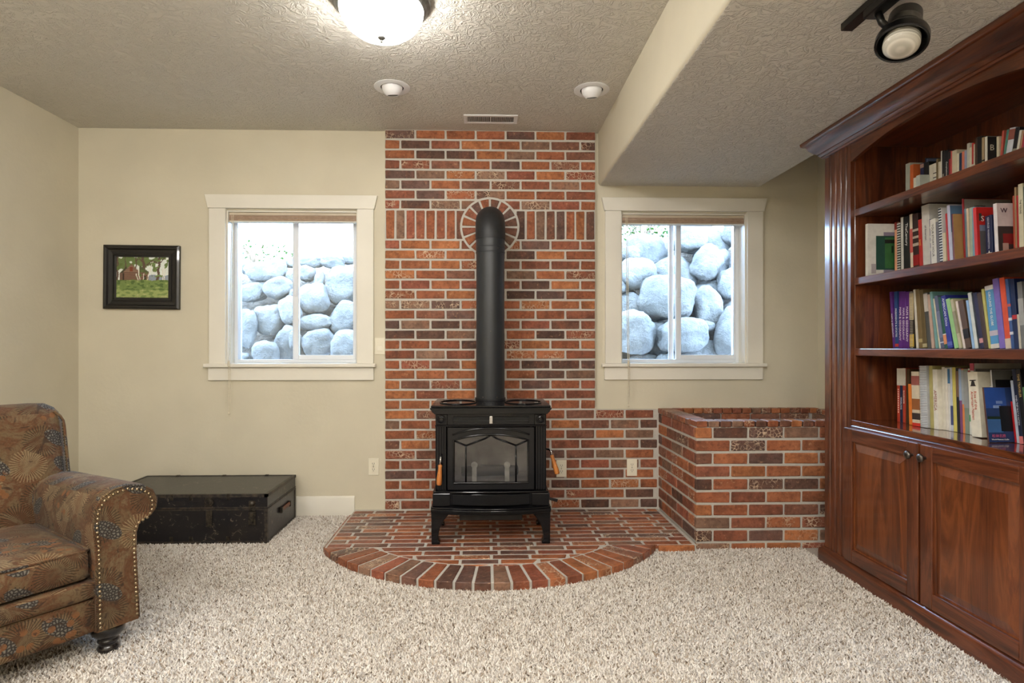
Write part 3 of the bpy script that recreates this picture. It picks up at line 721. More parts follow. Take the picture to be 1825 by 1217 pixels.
# ------------------------------------------------------------------ tapestry armchair
t = NT('pinecone_tapestry').set(.9, spec=.15); t.b.inputs['Sheen Weight'].default_value = .05
uv = t.n('ShaderNodeTexCoord').outputs['UV']; gn = t.noise(uv, 6, 6, .7, dist=.8); gf = t.noise(uv, 120, 3, .7)
c = t.ramp(gn, [(.30, lin(62, 44, 34)), (.42, lin(104, 88, 64)), (.52, lin(90, 60, 40)), (.60, lin(112, 96, 72)), (.72, lin(76, 52, 38))])
sw = t.n('ShaderNodeTexWave', {'Scale': 11.0, 'Distortion': 22.0, 'Detail': 3.0, 'Detail Scale': 2.0}); t.link(uv, sw.inputs[0])
c = t.mix(t.ramp(sw.outputs[1], [(.8, (0, 0, 0)), (.95, (.4, .4, .4))]), c, lin(70, 52, 36))
def vor(scale, off):
    mp = t.n('ShaderNodeMapping'); t.link(uv, mp.inputs[0]); mp.inputs[1].default_value = off
    vo = t.n('ShaderNodeTexVoronoi', {'Scale': scale, 'Randomness': .85}, voronoi_dimensions='2D'); t.link(mp.outputs[0], vo.inputs['Vector'])
    sc_ = t.n('ShaderNodeVectorMath', {1: (scale,) * 3}, operation='MULTIPLY'); 
    df = t.n('ShaderNodeVectorMath', operation='SUBTRACT'); t.link(mp.outputs[0], df.inputs[0]); t.link(vo.outputs['Position'], df.inputs[1])
    se = t.n('ShaderNodeSeparateXYZ'); t.link(df.outputs[0], se.inputs[0]); return vo, se
# needle sprays
vo, se = vor(7.0, (.31, .17, 0)); ang = t.math('ARCTAN2', se.outputs[1], se.outputs[0])
li = t.math('GREATER_THAN', t.math('SINE', t.math('ADD', t.math('MULTIPLY', ang, 37.0), t.math('MULTIPLY', gn, 16.0))), .45)
inr = t.math('MULTIPLY', t.math('LESS_THAN', t.math('ADD', vo.outputs['Distance'], t.math('MULTIPLY', gf, .3)), .62), li)
pick = t.n('ShaderNodeSeparateColor'); t.link(vo.outputs['Color'], pick.inputs[0])
c = t.mix(t.math('MULTIPLY', t.math('MULTIPLY', inr, t.math('GREATER_THAN', pick.outputs[0], .35)), .85), c, lin(48, 42, 32))
c = t.mix(t.math('MULTIPLY', t.math('MULTIPLY', inr, t.math('LESS_THAN', pick.outputs[0], .35)), .7), c, lin(144, 126, 96))
# pine cones: scaly blue-grey ovals
vo, se = vor(6.0, (.1, .63, 0)); pk = t.n('ShaderNodeSeparateColor'); t.link(vo.outputs['Color'], pk.inputs[0])
rr_ = t.math('ADD', t.math('POWER', t.math('MULTIPLY', se.outputs[0], 22.0), 2.0), t.math('POWER', t.math('MULTIPLY', t.math('ADD', se.outputs[1], t.math('MULTIPLY', se.outputs[0], .5)), 31.0), 2.0))
cone = t.math('MULTIPLY', t.math('LESS_THAN', rr_, 1.0), t.math('GREATER_THAN', pk.outputs[1], .25))
scl = t.n('ShaderNodeTexVoronoi', {'Scale': 95.0}, voronoi_dimensions='2D', feature='DISTANCE_TO_EDGE'); t.link(uv, scl.inputs['Vector'])
cc = t.ramp(scl.outputs['Distance'], [(.04, lin(38, 36, 34)), (.25, lin(84, 84, 80)), (.45, lin(122, 118, 106))])
c = t.mix(cone, c, cc)
# berries
vb = t.n('ShaderNodeTexVoronoi', {'Scale': 24.0}, voronoi_dimensions='2D'); t.link(uv, vb.inputs['Vector'])
c = t.mix(t.math('MULTIPLY', t.math('LESS_THAN', vb.outputs['Distance'], .28), t.ramp(t.noise(uv, 4.3, 1), [(.56, (0, 0, 0)), (.6, (.8, .8, .8))])), c, lin(124, 82, 50))
lf = t.noise(uv, 13, 3, .6, dist=2.0)
c = t.mix(t.ramp(lf, [(.60, (0, 0, 0)), (.66, (.8, .8, .8))]), c, lin(52, 42, 36))
c = t.mix(t.math('MULTIPLY', gf, .3), c, lin(70, 46, 28)); t.col(c); t.bump(gf, .35, .002); tap_m = t.m
nail_m = mottled('antique_brass_nail', lin(176, 158, 128), lin(140, 122, 94), 80, .3, 1)
foot_m = mottled('ebonised_wood', lin(22, 18, 17), lin(32, 26, 24), 20, .25, coat=.4)
AW = .84
chair = thing('armchair', 'brown pinecone tapestry armchair with rolled arms, brass nailheads and dark bun feet', 'armchair', (-1.318, 2.232, 0), math.atan2(.803, .595))
# local: x from -AW (near arm) to 0 (far arm), y towards the back, z up
def up(name, mb, **kw): return mb.build(name, tap_m, chair, smooth=True, boxuv=True, **kw)
up('front_rail', MB().puff((-AW / 2, .035, .172), (AW / 2 - .13, .03, .062), .012, (0, .006, 0), 10))
up('seat_border', MB().puff((-AW / 2, .03, .2685), (AW / 2 - .13, .034, .032), .014, (0, .006, 0), 10))
up('seat_base', MB().puff((-AW / 2, .40, .205), (AW / 2 - .02, .335, .094), .02, n=6))
cush = up('seat_cushion', MB().puff((-AW / 2, .292, .362), (AW / 2 - .148, .292, .058), .03, (.0, .012, .022), 14))
cw = AW / 2 - .15
for z in (.318, .408):
    MB().tube([(-AW / 2 - cw, .03, z), (-AW / 2 - cw + .02, .012, z), (-AW / 2, .002, z + (.006 if z > .35 else 0)), (-AW / 2 + cw - .02, .012, z), (-AW / 2 + cw, .03, z), (-AW / 2 + cw + .001, .30, z), (-AW / 2 + cw, .56, z)], .006, 8).build('piping', tap_m, cush, smooth=True, boxuv=True)
ARM = [(-.137, .11), (-.14, .30), (-.143, .42), (-.150, .50), (-.146, .555), (-.122, .598), (-.080, .620), (-.03, .627), (.02, .617), (.058, .592), (.074, .555), (.070, .52), (.050, .497), (.024, .490), (.006, .478), (-.004, .44), (-.004, .36), (.002, .25), (.008, .11)]
def arm(flip):
    sg = (lambda x: x) if not flip else (lambda x: -AW - x)
    mb = MB(); ny = 16; n = len(ARM)
    vs_ = []; 
    for j in range(ny + 1):
        y = .0 + .70 * j / ny; k = 1 - .03 * (1 - math.sin(min(1, j / 1.5) * math.pi / 2))
        for x, z in ARM:
            zc = .11 if z < .12 else z - .035 * (j / ny) * max(0, (z - .3) / .32)
            if j == 0: vs_.append((sg(-.05 + (x + .05) * .94), -.004, zc if z < .12 else .3 + (zc - .3) * .97))
            else: vs_.append((sg(x), y if j > 1 else .014, zc))
    fs_ = [tuple(range(n)), tuple(range(ny * n, ny * n + n))[::-1]]
    for j in range(ny):
        for i in range(n): i2 = (i + 1) % n; fs_.append((j * n + i, j * n + i2, (j + 1) * n + i2, (j + 1) * n + i))
    a = up('rolled_arm', mb.add(vs_, fs_)); a.data.set_sharp_from_angle(angle=R(60))
    nb = MB(); path = [Vector((-.05 + (x + .05) * .84, 0, .3 + (z - .3) * .945 if z > .12 else .125)) for x, z in ARM]
    acc = 0; last = path[0]
    for p, q in zip(path, path[1:]):
        d = (q - p).length; s_ = acc
        while s_ < d:
            c_ = p.lerp(q, s_ / d); nb.lathe([(.0062, .0), (.005, .003), (.002, .0048)], (sg(c_.x), -.004, c_.z), 7, rot_to((0, -1, 0))); s_ += .0165
        acc = s_ - d
    tag(nb.build('nailhead_trim', nail_m, a, smooth=True), 'row of round brass nailheads', kind='stuff')
    MB().tube([(sg(-.05 + (x + .05) * .95), -.001, .3 + (z - .3) * .985 if z > .12 else .115) for x, z in ARM], .0045, 6).build('arm_piping', tap_m, a, smooth=True, boxuv=True)
arm(False); arm(True)
# back
def shear(q): return Vector((q.x, q.y + (q.z + .28) * .26 - .02 * (q.x / (AW / 2)) ** 2, q.z))
bk = up('backrest', MB().puff((-AW / 2, .655, .59), (AW / 2 + .0, .082, .30), .075, (0, .03, 0), 16, shear))
nb = MB()
for s in (-1, 1):
    for k in range(22):
        z = -.02 + k * .0125; x = AW / 2 + .001 - max(0, (z - .205)) ** 2 * 9
        p = shear(Vector((s * x, -.02, z))); nb.lathe([(.006, 0), (.005, .003), (.002, .0045)], (p.x - AW / 2, p.y + .655, p.z + .59), 7, rot_to((s, 0, .0)))
tag(nb.build('nailhead_trim', nail_m, bk, smooth=True), 'row of round brass nailheads', kind='stuff')
for s in (-1, 1): MB().tube([(-AW / 2 + s * (AW / 2 - .004 - max(0, (z - .205)) ** 2 * 9), shear(Vector((0, -.062, z))).y + .637, z + .59) for z in [-.05 + .0225 * k for k in range(15)]], .006, 8).build('back_piping', tap_m, bk, smooth=True, boxuv=True)
FP = [(.028, 0), (.034, .004), (.037, .014), (.031, .024), (.027, .029), (.031, .033), (.036, .040), (.034, .047), (.030, .052), (.044, .061), (.055, .076), (.057, .094), (.049, .110)]
for x in (-.07, -AW + .07):
    for y in (.07, .66): MB().lathe(FP, (x, y, 0), 24).build('bun_foot', foot_m, chair, smooth=True)

# ------------------------------------------------------------------ trunk
t = NT('worn_black_trunk').set(.3, spec=.5); v = t.obj()
n1 = t.noise(v, 5, 6, .7); n2 = t.noise(v, 26, 5, .7, dist=1.5)
c = t.mix(t.ramp(n1, [(.4, (0, 0, 0)), (.7, (1, 1, 1))]), lin(22, 22, 26), lin(36, 32, 30))
c = t.mix(t.ramp(n2, [(.60, (0, 0, 0)), (.68, (.8, .8, .8))]), c, lin(128, 114, 98)); t.col(c); t.bump(n2, .3, .002); trunk_m = t.m
tedge_m = mottled('worn_trunk_binding', lin(20, 20, 22), lin(70, 60, 50), 40, .45, bump=.2)
tlatch_m = mottled('blackened_steel', lin(44, 42, 40), lin(84, 76, 66), 50, .4, .7, bump=.2)
leather_m = mottled('brown_leather', lin(112, 62, 38), lin(80, 44, 28), 30, .5, bump=.2)
TX0, TX1, TY0, TY1, TH = -2.232, -1.262, 3.392, 3.892, .286
trunk = thing('steamer_trunk', 'old flat black steamer trunk with scuffed paint lying by the baseboard', 'trunk', ((TX0 + TX1) / 2, TY0, 0))
hx, dy = (TX1 - TX0) / 2, TY1 - TY0
body = MB().box(-hx, 0, 0, hx, dy, .203).build('body', trunk_m, trunk, bevel=.004)
lid = MB().box(-hx - .001, -.002, .2055, hx + .001, dy + .001, TH).build('lid', trunk_m, trunk, bevel=.005)
e = MB()
for z in (.198, .209): e.box(-hx - .0025, -.0035, z - .004, hx + .0025, -.0005, z + .004); e.box(hx + .0005, -.003, z - .004, hx + .0035, dy, z + .004)
e.build('seam_binding', tedge_m, trunk)
e = MB(); L_ = .018
for y in (-.0035, dy - .015): e.box(-hx - .003, y, TH - .016, hx + .003, y + .0185, TH + .0022)
for x in (-hx - .003, hx - .0155): e.box(x, -.0035, TH - .016, x + .0185, dy + .003, TH + .0020)
e.build('lid_binding', tedge_m, lid)
e = MB()
for x in (-hx - .003, hx - .0155): e.box(x, -.003, .0, x + .0185, .016, .197)
e.box(-hx, -.0028, 0, hx, .0, .016); e.box(hx, 0, 0, hx + .0028, dy, .016); e.box(hx - .0155, dy - .016, 0, hx + .003, dy + .002, .197)
e.build('body_binding', tedge_m, body)
def hasp(x):
    MB().box(x - .019, -.0075, .19, x + .019, -.0036, .25).build('hasp_plate', tlatch_m, lid, bevel=.003)
    MB().lathe([(.0, .012), (.013, .011), (.016, .004), (.018, .0)], (x, -.0075, .234), 16, rot_to((0, -1, 0)), cap=False).build('hasp_dome', tlatch_m, lid, smooth=True)
    MB().box(x - .021, -.008, .108, x + .021, -.003, .187).build('catch_plate', tlatch_m, body, bevel=.004)
    MB().box(x - .010, -.016, .12, x + .010, -.0082, .180).build('catch_lever', tlatch_m, body, bevel=.003)
hasp(hx - .085); hasp(-hx + .085)
MB().lathe([(0, .010), (.014, .010), (.017, .006), (.027, .006), (.030, 0)], (.155, -.002, .243), 24, rot_to((0, -1, 0)), cap=False).build('lock_dial', tlatch_m, lid, smooth='auto')
MB().box(.137, -.007, .10, .173, -.003, .195).build('lock_plate', tlatch_m, body, bevel=.006)
for x in (.05, .262, -.06): 
    MB().box(x - .01, -.006, .252, x + .01, .01, TH + .004).build('lid_clamp', tlatch_m, lid, bevel=.003); MB().box(x - .01, -.006, .018, x + .01, -.003, .045).build('base_clamp', tlatch_m, body, bevel=.003)
for x in (-.28, .02, .3): MB().box(x - .012, dy - .02, TH - .01, x + .012, dy + .004, TH + .006).build('hinge', tlatch_m, lid, bevel=.003)
for s in (-1, 1):
    MB().box(s * (hx + .008) - .006, .22, .122, s * (hx + .008) + .006, .36, .146).build('handle', leather_m, trunk, bevel=.004)
    for y in (.205, .355): MB().box(min(s * (hx + .001), s * (hx + .017)), y, .116, max(s * (hx + .001), s * (hx + .017)), y + .022, .152).build('handle_loop', tlatch_m, trunk, bevel=.003)

# ------------------------------------------------------------------ painting
pt = thing('framed_painting', 'small landscape painting of a log cabin and birches in a black frame', 'painting', (-2.293, D, 1.605), 0)
pt.rotation_euler = (0, R(.5), 0)
fm = mottled('black_frame_lacquer', lin(16, 15, 15), lin(24, 22, 22), 20, .3, coat=.3)
hw_, hh_ = .249, .213; prof = [(0, 0), (0, -.022), (.012, -.028), (.022, -.026), (.030, -.016), (.052, -.012), (.056, -.018), (.062, -.018), (.066, -.010), (.078, -.008), (.078, 0)]
def rail(axis, s):
    m_ = MB(); vs_ = []; n = len(prof)
    for e_ in (-1, 1):
        for d_, y in prof:
            if axis == 'h': vs_.append((e_ * (hw_ - d_), y, s * (hh_ - d_)))
            else: vs_.append((s * (hw_ - d_), y, e_ * (hh_ - d_)))
    m_.add(vs_, [tuple(range(n)), tuple(range(n, 2 * n))[::-1]] + [(i, (i + 1) % n, n + (i + 1) % n, n + i) for i in range(n)])
    m_.build('frame_rail', fm, pt)
for a_ in 'hv':
    for s in (-1, 1): rail(a_, s)
nx, nz = 104, 80; ww_, wh_ = hw_ - .077, hh_ - .077; cols = []
def nz2(u, v_, s): return mnoise.noise((u * s, v_ * s, s * .37))
def pcol(u, v_):                                 # u right, v up, 0..1: flat painted picture
    sky = lin(222, 228, 222); c_ = sky
    if v_ < .62 and u > .55: c_ = lin(142, 152, 168) if v_ < .55 + .02 * math.sin(u * 20) else c_
    if nz2(u, v_, 9) + (v_ - .78) * 1.2 + (.25 if u < .62 else .0) > .22: c_ = lin(104, 122, 72)
    for tx, w_, lean in ((.17, .010, .0), (.36, .012, .03), (.56, .030, -.10), (.79, .026, .06), (.02, .02, 0)):
        x = tx + lean * (v_ - .4) + .008 * math.sin(v_ * 25)
        if v_ > .4 and abs(u - x) < w_ * (1.3 - .5 * v_): c_ = lin(96, 76, 66)
    for bx, bz, bl, sl in ((.56, .78, .12, 1.1), (.55, .80, .12, -1.4), (.80, .80, .12, 1.6), (.82, .84, .14, -.5), (.36, .88, .06, 1.2)):
        d_ = (u - bx); 
        if 0 < d_ * (1 if sl > 0 else -1) < bl and abs(v_ - (bz + abs(d_) * abs(sl))) < .018: c_ = lin(96, 76, 66)
    roof = .83 - abs(u - .29) * 1.25
    if .06 < u < .62 and .42 < v_ < .84:
        if v_ > .62 and (v_ < roof and .14 < u < .44): c_ = lin(140, 112, 94) if int(v_ * 46) % 2 else lin(120, 92, 78)
        elif v_ > .60 and (u < .20 and v_ < roof + .06): c_ = lin(74, 70, 52)
        elif .44 <= u and v_ < .80 - (u - .44) * .9 and v_ > .58: c_ = lin(84, 92, 58)
        if v_ <= .62 and u > .14: c_ = lin(132, 102, 84) if int(v_ * 40 + u * 1.2) % 2 else lin(108, 80, 66)
        if v_ <= .60 and u <= .14: c_ = lin(112, 88, 74)
        if .12 < u < .145 and v_ < .6: c_ = lin(62, 46, 38)
        if .25 < u < .31 and .64 < v_ < .76: c_ = lin(126, 66, 44)
        if .53 < u < .56 and v_ < .53: c_ = lin(30, 28, 28)
    if nz2(u + 3, v_, 12) > .28 and .48 < v_ < .85 and (.38 < u < .66 or u < .12): c_ = lin(96, 112, 62)
    for tx, top, lean in ((.46, .72, -.12), (.50, .60, .12), (.57, .9, .22), (.43, .6, -.2), (.88, .72, .02), (.91, .75, .05)):
        x = tx + lean * (v_ - .34) + .006 * math.sin(v_ * 31)
        if .30 < v_ < top and abs(u - x) < .008: c_ = lin(222, 218, 206)
    gl_ = .435 + .03 * nz2(u, 0, 6)
    if v_ < gl_:
        k = nz2(u, v_ * 1.6, 11) * .5 + .5; c_ = [lin(84, 106, 56), lin(116, 136, 76), lin(150, 162, 100), lin(178, 176, 126)][min(3, max(0, int(k * 3.2 + (.6 if v_ < .2 else -.3))))]
    elif nz2(u, v_ + 5, 14) > .33 and u > .68 and v_ > .5: c_ = lin(112, 134, 76)
    f = 1 + .12 * nz2(u, v_, 40); return (c_[0] * f, c_[1] * f, c_[2] * f, 1)
me = bpy.data.meshes.new('canvas'); g = lambda i, j: (-ww_ + 2 * ww_ * i / nx, -.0065, -wh_ + 2 * wh_ * j / nz)
vs_ = [g(i, j) for j in range(nz + 1) for i in range(nx + 1)]
me.from_pydata(vs_, [], [(j * (nx + 1) + i, j * (nx + 1) + i + 1, (j + 1) * (nx + 1) + i + 1, (j + 1) * (nx + 1) + i) for j in range(nz) for i in range(nx)])
ca = me.color_attributes.new('tuft', 'FLOAT_COLOR', 'POINT'); buf = []
for j in range(nz + 1):
    for i in range(nx + 1): buf += pcol(i / nx, j / nz)
ca.data.foreach_set('color', buf)
t = NT('painted_canvas').set(.6, spec=.3); at = t.n('ShaderNodeAttribute', attribute_name='tuft'); t.col(at.outputs['Color']); t.bump(t.noise(t.obj(), 220, 2), .2, .001)
me.materials.append(t.m); cv = bpy.data.objects.new('canvas', me); C.objects.link(cv); cv.parent = pt
MB().box(-ww_, -.0064, -wh_, ww_, -.001, wh_).build('backing_board', dark_m, pt)

# ------------------------------------------------------------------ switch and outlets
def outlet(label, x, y, z):
    o = thing('wall_outlet', label, 'outlet', (x, y, z))
    MB().box(-.035, -.006, -.0575, .035, 0, .0575).build('cover_plate', ivory_m, o, bevel=.0025, seg=2)
    for s in (-1, 1):
        r = MB().prism([(.0165 * math.cos(q), s * .0195 + max(-.0135, min(.0135, .0165 * math.sin(q)))) for q in [2 * math.pi * k / 24 for k in range(24)]], 'y', -.0075, -.0062).build('receptacle', ivory_m, o)
        for dx in (-.006, .006): MB().box(dx - .0012, -.0079, s * .0195 - .001, dx + .0012, -.0076, s * .0195 + .008).build('slot', dark_m, r)
        MB().lathe([(.0024, 0), (.0024, .0004)], (0, -.0075, s * .0195 - .0075), 10, rot_to((0, -1, 0))).build('ground_hole', dark_m, r)
    MB().lathe([(.003, 0), (.003, .001), (0, .0015)], (0, -.006, 0), 10, rot_to((0, -1, 0))).build('screw', pewter_m, o)
outlet('ivory duplex outlet on the painted wall above the baseboard', -.755, D, .327)
outlet('ivory duplex outlet on the brick wall just behind the stove handle', .519, D - .034, .314)
outlet('ivory duplex outlet on the low brick wall next to the firewood box', 1.001, D - .034, .318)
sw = thing('light_switch', 'ivory rocker light switch between the window and the brick chimney wall', 'switch', (-.711, D, 1.145))
MB().box(-.035, -.006, -.0575, .035, 0, .0575).build('cover_plate', ivory_m, sw, bevel=.0025, seg=2)
MB().prism([(-.0095, -.033), (-.0065, .0), (-.0085, .033), (-.006, .033), (-.006, -.033)], 'x', -.0165, .0165).build('rocker', ivory_m, sw, bevel=.0006)

# ------------------------------------------------------------------ ceiling fixtures
def dome(x, y, label, gm=fill_glow_m):
    d = thing('ceiling_lamp', label, 'ceiling lamp', (x, y, HC))
    MB().lathe([(.17, -.0005), (.196, -.006), (.205, -.016), (.203, -.026), (.190, -.034), (.188, -.040), (.178, -.046), (.17, -.046)], n=56, cap=False).build('rim', nickel_m, d, smooth='auto')
    b_ = MB().lathe([(.176, -.043), (.174, -.06), (.165, -.085), (.146, -.112), (.115, -.136), (.075, -.152), (.03, -.160), (.012, -.161)], n=56, cap=False).build('glass_bowl', gm, d, smooth=True)
    tag(b_, 'glowing frosted glass bowl')
    MB().lathe([(.0, -.158), (.016, -.160), (.018, -.164), (.010, -.170), (.005, -.174), (.006, -.180), (.004, -.184), (0, -.185)], n=20, cap=False).build('finial', nickel_m, d, smooth=True)
dome(-.435, 2.45, 'lit frosted dome ceiling lamp with a brushed metal rim and finial', glow_near_m)
for x, y, lab in ((-.435, -.30, 'added unseen fill dome lamp in the middle of the room behind the viewer'), (-.435, -2.5, 'added unseen fill dome lamp near the rear wall'),  # dome lamps added out of view as fill light to brighten the room
                  (-1.9, -1.4, 'added unseen fill dome lamp near the left wall'), (.45, -1.4, 'added unseen fill dome lamp beside the soffit near the rear wall'),
                  (-1.9, .4, 'added unseen fill dome lamp above the armchair side of the room'), (.35, .4, 'added unseen fill dome lamp beside the soffit in the middle of the room')): dome(x, y, lab)
for x, lab in ((-.523, 'white recessed eyeball ceiling light between the dome lamp and the air vent'), (.608, 'white recessed eyeball ceiling light beside the soffit')):
    d = thing('eyeball_light', lab, 'ceiling light', (x, 3.28, HC))
    MB().lathe([(.064, -.0005), (.066, -.006), (.094, -.005), (.101, -.003), (.101, -.0005)], n=48, cap=False).build('trim_ring', white_m, d, smooth='auto')
    ax = Vector((.06, .22, -.97)).normalized(); M3 = rot_to(ax)
    prof = [(.058 * math.cos(q), .058 * math.sin(q)) for q in [R(-20) + R(76) * k / 10 for k in range(11)]]
    MB().lathe(prof + [(.030, .044)], (0, 0, .003), 40, M3, cap=False).build('eyeball', white_m, d, smooth='auto')
    MB().lathe([(.0, .040), (.031, .040), (.031, .044)], (0, 0, .003), 32, M3, cap=False).build('lamp_lens', nickel_m, d, smooth='auto')
    MB().lathe([(.0, -.0004), (.0645, -.0004)], n=40, cap=False).build('recess', dark_m, d)
vt = thing('air_vent', 'white slotted ceiling air vent above the brick chimney wall', 'vent', (.037, 3.715, HC))
a_, b_ = .172, .068
f = MB().box(-a_, -b_, -.007, a_, -b_ + .022, -.0003).box(-a_, b_ - .022, -.007, a_, b_, -.0003).box(-a_, -b_ + .022, -.007, -a_ + .024, b_ - .022, -.0003).box(a_ - .024, -b_ + .022, -.007, a_, b_ - .022, -.0003).box(-.004, -b_ + .022, -.006, .004, b_ - .022, -.0003)
f.build('frame', white_m, vt, bevel=.001)
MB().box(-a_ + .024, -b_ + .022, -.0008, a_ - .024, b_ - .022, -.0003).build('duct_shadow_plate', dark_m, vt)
for k in range(36):
    x = -a_ + .028 + k * (2 * a_ - .056) / 35
    if abs(x) > .007: MB().prism([(x - .0012, -.006), (x + .0006, -.006), (x + .002, -.001), (x + .0002, -.001)], 'y', -b_ + .022, b_ - .022).build('slat', white_m, vt)
for s in (-1, 1): MB().lathe([(.004, 0), (.004, .0015), (0, .002)], (s * (a_ - .012), 0, -.007), 10, rot_to((0, 0, -1))).build('screw', white_m, vt)
# track spotlight
tk = thing('track_light', 'black track spotlight with a ribbed lens below the soffit by the bookcase', 'track light', (1.238, 1.947, 2.246))
MB().box(-.0205, -1.3, -.026, .0205, 0, -.0003).build('track', bmetal_m, tk, bevel=.002)
MB().box(-.024, -.30, -.055, .024, -.12, -.0262).build('adapter', bmetal_m, tk, bevel=.004)
MB().tube([(.0, -.16, -.055), (.012, -.16, -.085), (.03, -.165, -.105)], .011, 10).build('swivel_arm', bmetal_m, tk, smooth=True)
ax = Vector((-.33, -.30, -.89)).normalized(); M3 = rot_to(ax); c0 = Vector((.075, -.165, -.128))
can = MB().lathe([(.0, -.10), (.036, -.10), (.046, -.088), (.048, -.03), (.056, -.006), (.070, .004), (.073, .012), (.073, .034), (.069, .036), (.066, .034), (.062, .012), (.054, .004)], c0, 40, M3, cap=False).build('lamp_can', bmetal_m, tk, smooth='auto')
MB().lathe([(.0485, -.052), (.0490, -.05), (.0490, -.032), (.0485, -.030)], c0, 40, M3, cap=False).build('band', nickel_m, can)
t = NT('ribbed_lens_glass').set(.18, spec=.6); v = t.obj(); wv = t.n('ShaderNodeTexWave', {'Scale': 60.0}, wave_type='RINGS', rings_direction='SPHERICAL'); t.link(v, wv.inputs[0])
t.col(t.mix(wv.outputs[1], lin(176, 172, 160), lin(214, 210, 198))); t.bump(wv.outputs[1], .4, .002); lens_m = t.m
bul = MB().lathe([(.0, .062), (.02, .060), (.040, .054), (.049, .046), (.051, .036), (.050, .012), (.046, .0)], (0, 0, 0), 40, M3, cap=False).build('bulb_lens', lens_m, tk, smooth='auto')
bul.location = c0

# ------------------------------------------------------------------ bookcase
FX, BK = 1.81, 2.20; YL, YO, YP, YE = 3.03, 2.813, 1.80, 1.583    # face, back; left end, opening, far jamb, far end
def rebase(root, loc):
    root.location = loc
    for ch in root.children: ch.location -= Vector(loc)
bc = thing('bookcase', 'built-in cherry wood bookcase with fluted pilasters, crown moulding and panelled doors', 'bookcase')
def wbx(name, *q, m=woodz, par=bc, bev=.002): return MB().box(*q).build(name, m, par, bevel=bev)
wbx('side_panel', FX + .021, YO, .0, XR - .002, YL, 2.15); wbx('side_panel', FX + .021, YE, .0, XR - .002, YP, 2.15)
wbx('back_panel', BK, YP, .76, BK + .02, YO, 2.15, bev=0)
wbx('top_panel', FX, YE, 2.226, XR - .002, YL, 2.240, m=woody)
wbx('inner_top', FX + .021, YP, 2.132, BK, YO, 2.15, m=woody, bev=0)
wbx('back_rail', BK - .018, YP, 1.985, BK - .0005, YO, 2.02, m=woody, bev=.006)
def pilaster(y0, y1):
    w_ = y1 - y0; pts = [(FX + .02, y0), (FX, y0)]
    for c_ in (.165, .36, .56, .755):
        yc = y0 + w_ * c_; h_ = .0125
        pts += [(FX, yc - h_)] + [(FX + .009 * math.sin(R(q)), yc - h_ * math.cos(R(q))) for q in (25, 55, 90, 125, 155)] + [(FX, yc + h_)]
    pts += [(FX, y1), (FX + .02, y1)]
    MB().prism(pts, 'z', .0, 2.152).build('fluted_pilaster', woodz, bc, smooth='auto')
pilaster(YO, YL); pilaster(YE, YP)
n = 24; ym, hw_ = (YO + YP) / 2, (YO - YP) / 2 - .0005
MB().prism([(ym - hw_, 2.152), (ym + hw_, 2.152)] + [(ym + hw_ * (1 - 2 * k / n), 2.056 + .064 * (1 - abs(1 - 2 * k / n) ** 2.1)) for k in range(n + 1)], 'x', FX + .001, FX + .02).build('arched_valance', woody, bc)
CP = [(0, 2.142), (.010, 2.142), (.013, 2.150), (.018, 2.152), (.020, 2.158), (.026, 2.164), (.026, 2.169), (.034, 2.174), (.046, 2.184), (.058, 2.199), (.066, 2.215), (.069, 2.221), (.078, 2.222), (.086, 2.230), (.088, 2.244), (0, 2.244)]
mb = MB(); n = len(CP); vs_ = []
for st in range(4):
    for p, z in CP: vs_.append([(XR - .003, YL + p, z), (FX - p, YL + p, z), (FX - p, YE - p, z), (XR - .003, YE - p, z)][st])
mb.add(vs_, [tuple(range(n)), tuple(range(3 * n, 4 * n))[::-1]] + [(s * n + i, s * n + (i + 1) % n, (s + 1) * n + (i + 1) % n, (s + 1) * n + i) for s in range(3) for i in range(n)])
mb.build('crown_moulding', woody, bc, smooth='auto')
SH = [1.82, 1.481, 1.132, .78]
for z in SH[:3]: MB().box(FX + .020, YP + .0005, z - .036, BK - .0005, YO - .0005, z).build('shelf', woody, bc, bevel=.003, seg=2)
MB().box(FX + .003, YP + .0005, .752, BK - .0005, YO - .0005, .78).build('counter_shelf', wood('cherry_wood_polished', W1, W2, W3, (9, .9, 9), .14, .8, 5.0), bc, bevel=.003, seg=2)
wbx('face_rail', FX, YP + .0005, .70, FX + .02, YO - .0005, .7515, m=woody); wbx('cabinet_body', FX + .0205, YP + .0005, .075, BK - .001, YO - .0005, .7515, bev=0)
PL = [(0, 0), (.026, 0), (.026, .058), (.022, .068), (.012, .074), (.008, .080), (0, .080)]
mb = MB(); n = len(PL); vs_ = []
for st in range(4):
    for p, z in PL: vs_.append([(XR - .003, YL + p * .7, z), (FX - p, YL + p * .7, z), (FX - p, YE - p, z), (XR - .003, YE - p, z)][st])
mb.add(vs_, [tuple(range(n)), tuple(range(3 * n, 4 * n))[::-1]] + [(s * n + i, s * n + (i + 1) % n, (s + 1) * n + (i + 1) % n, (s + 1) * n + i) for s in range(3) for i in range(n)])
mb.build('plinth', woody, bc, smooth='auto')
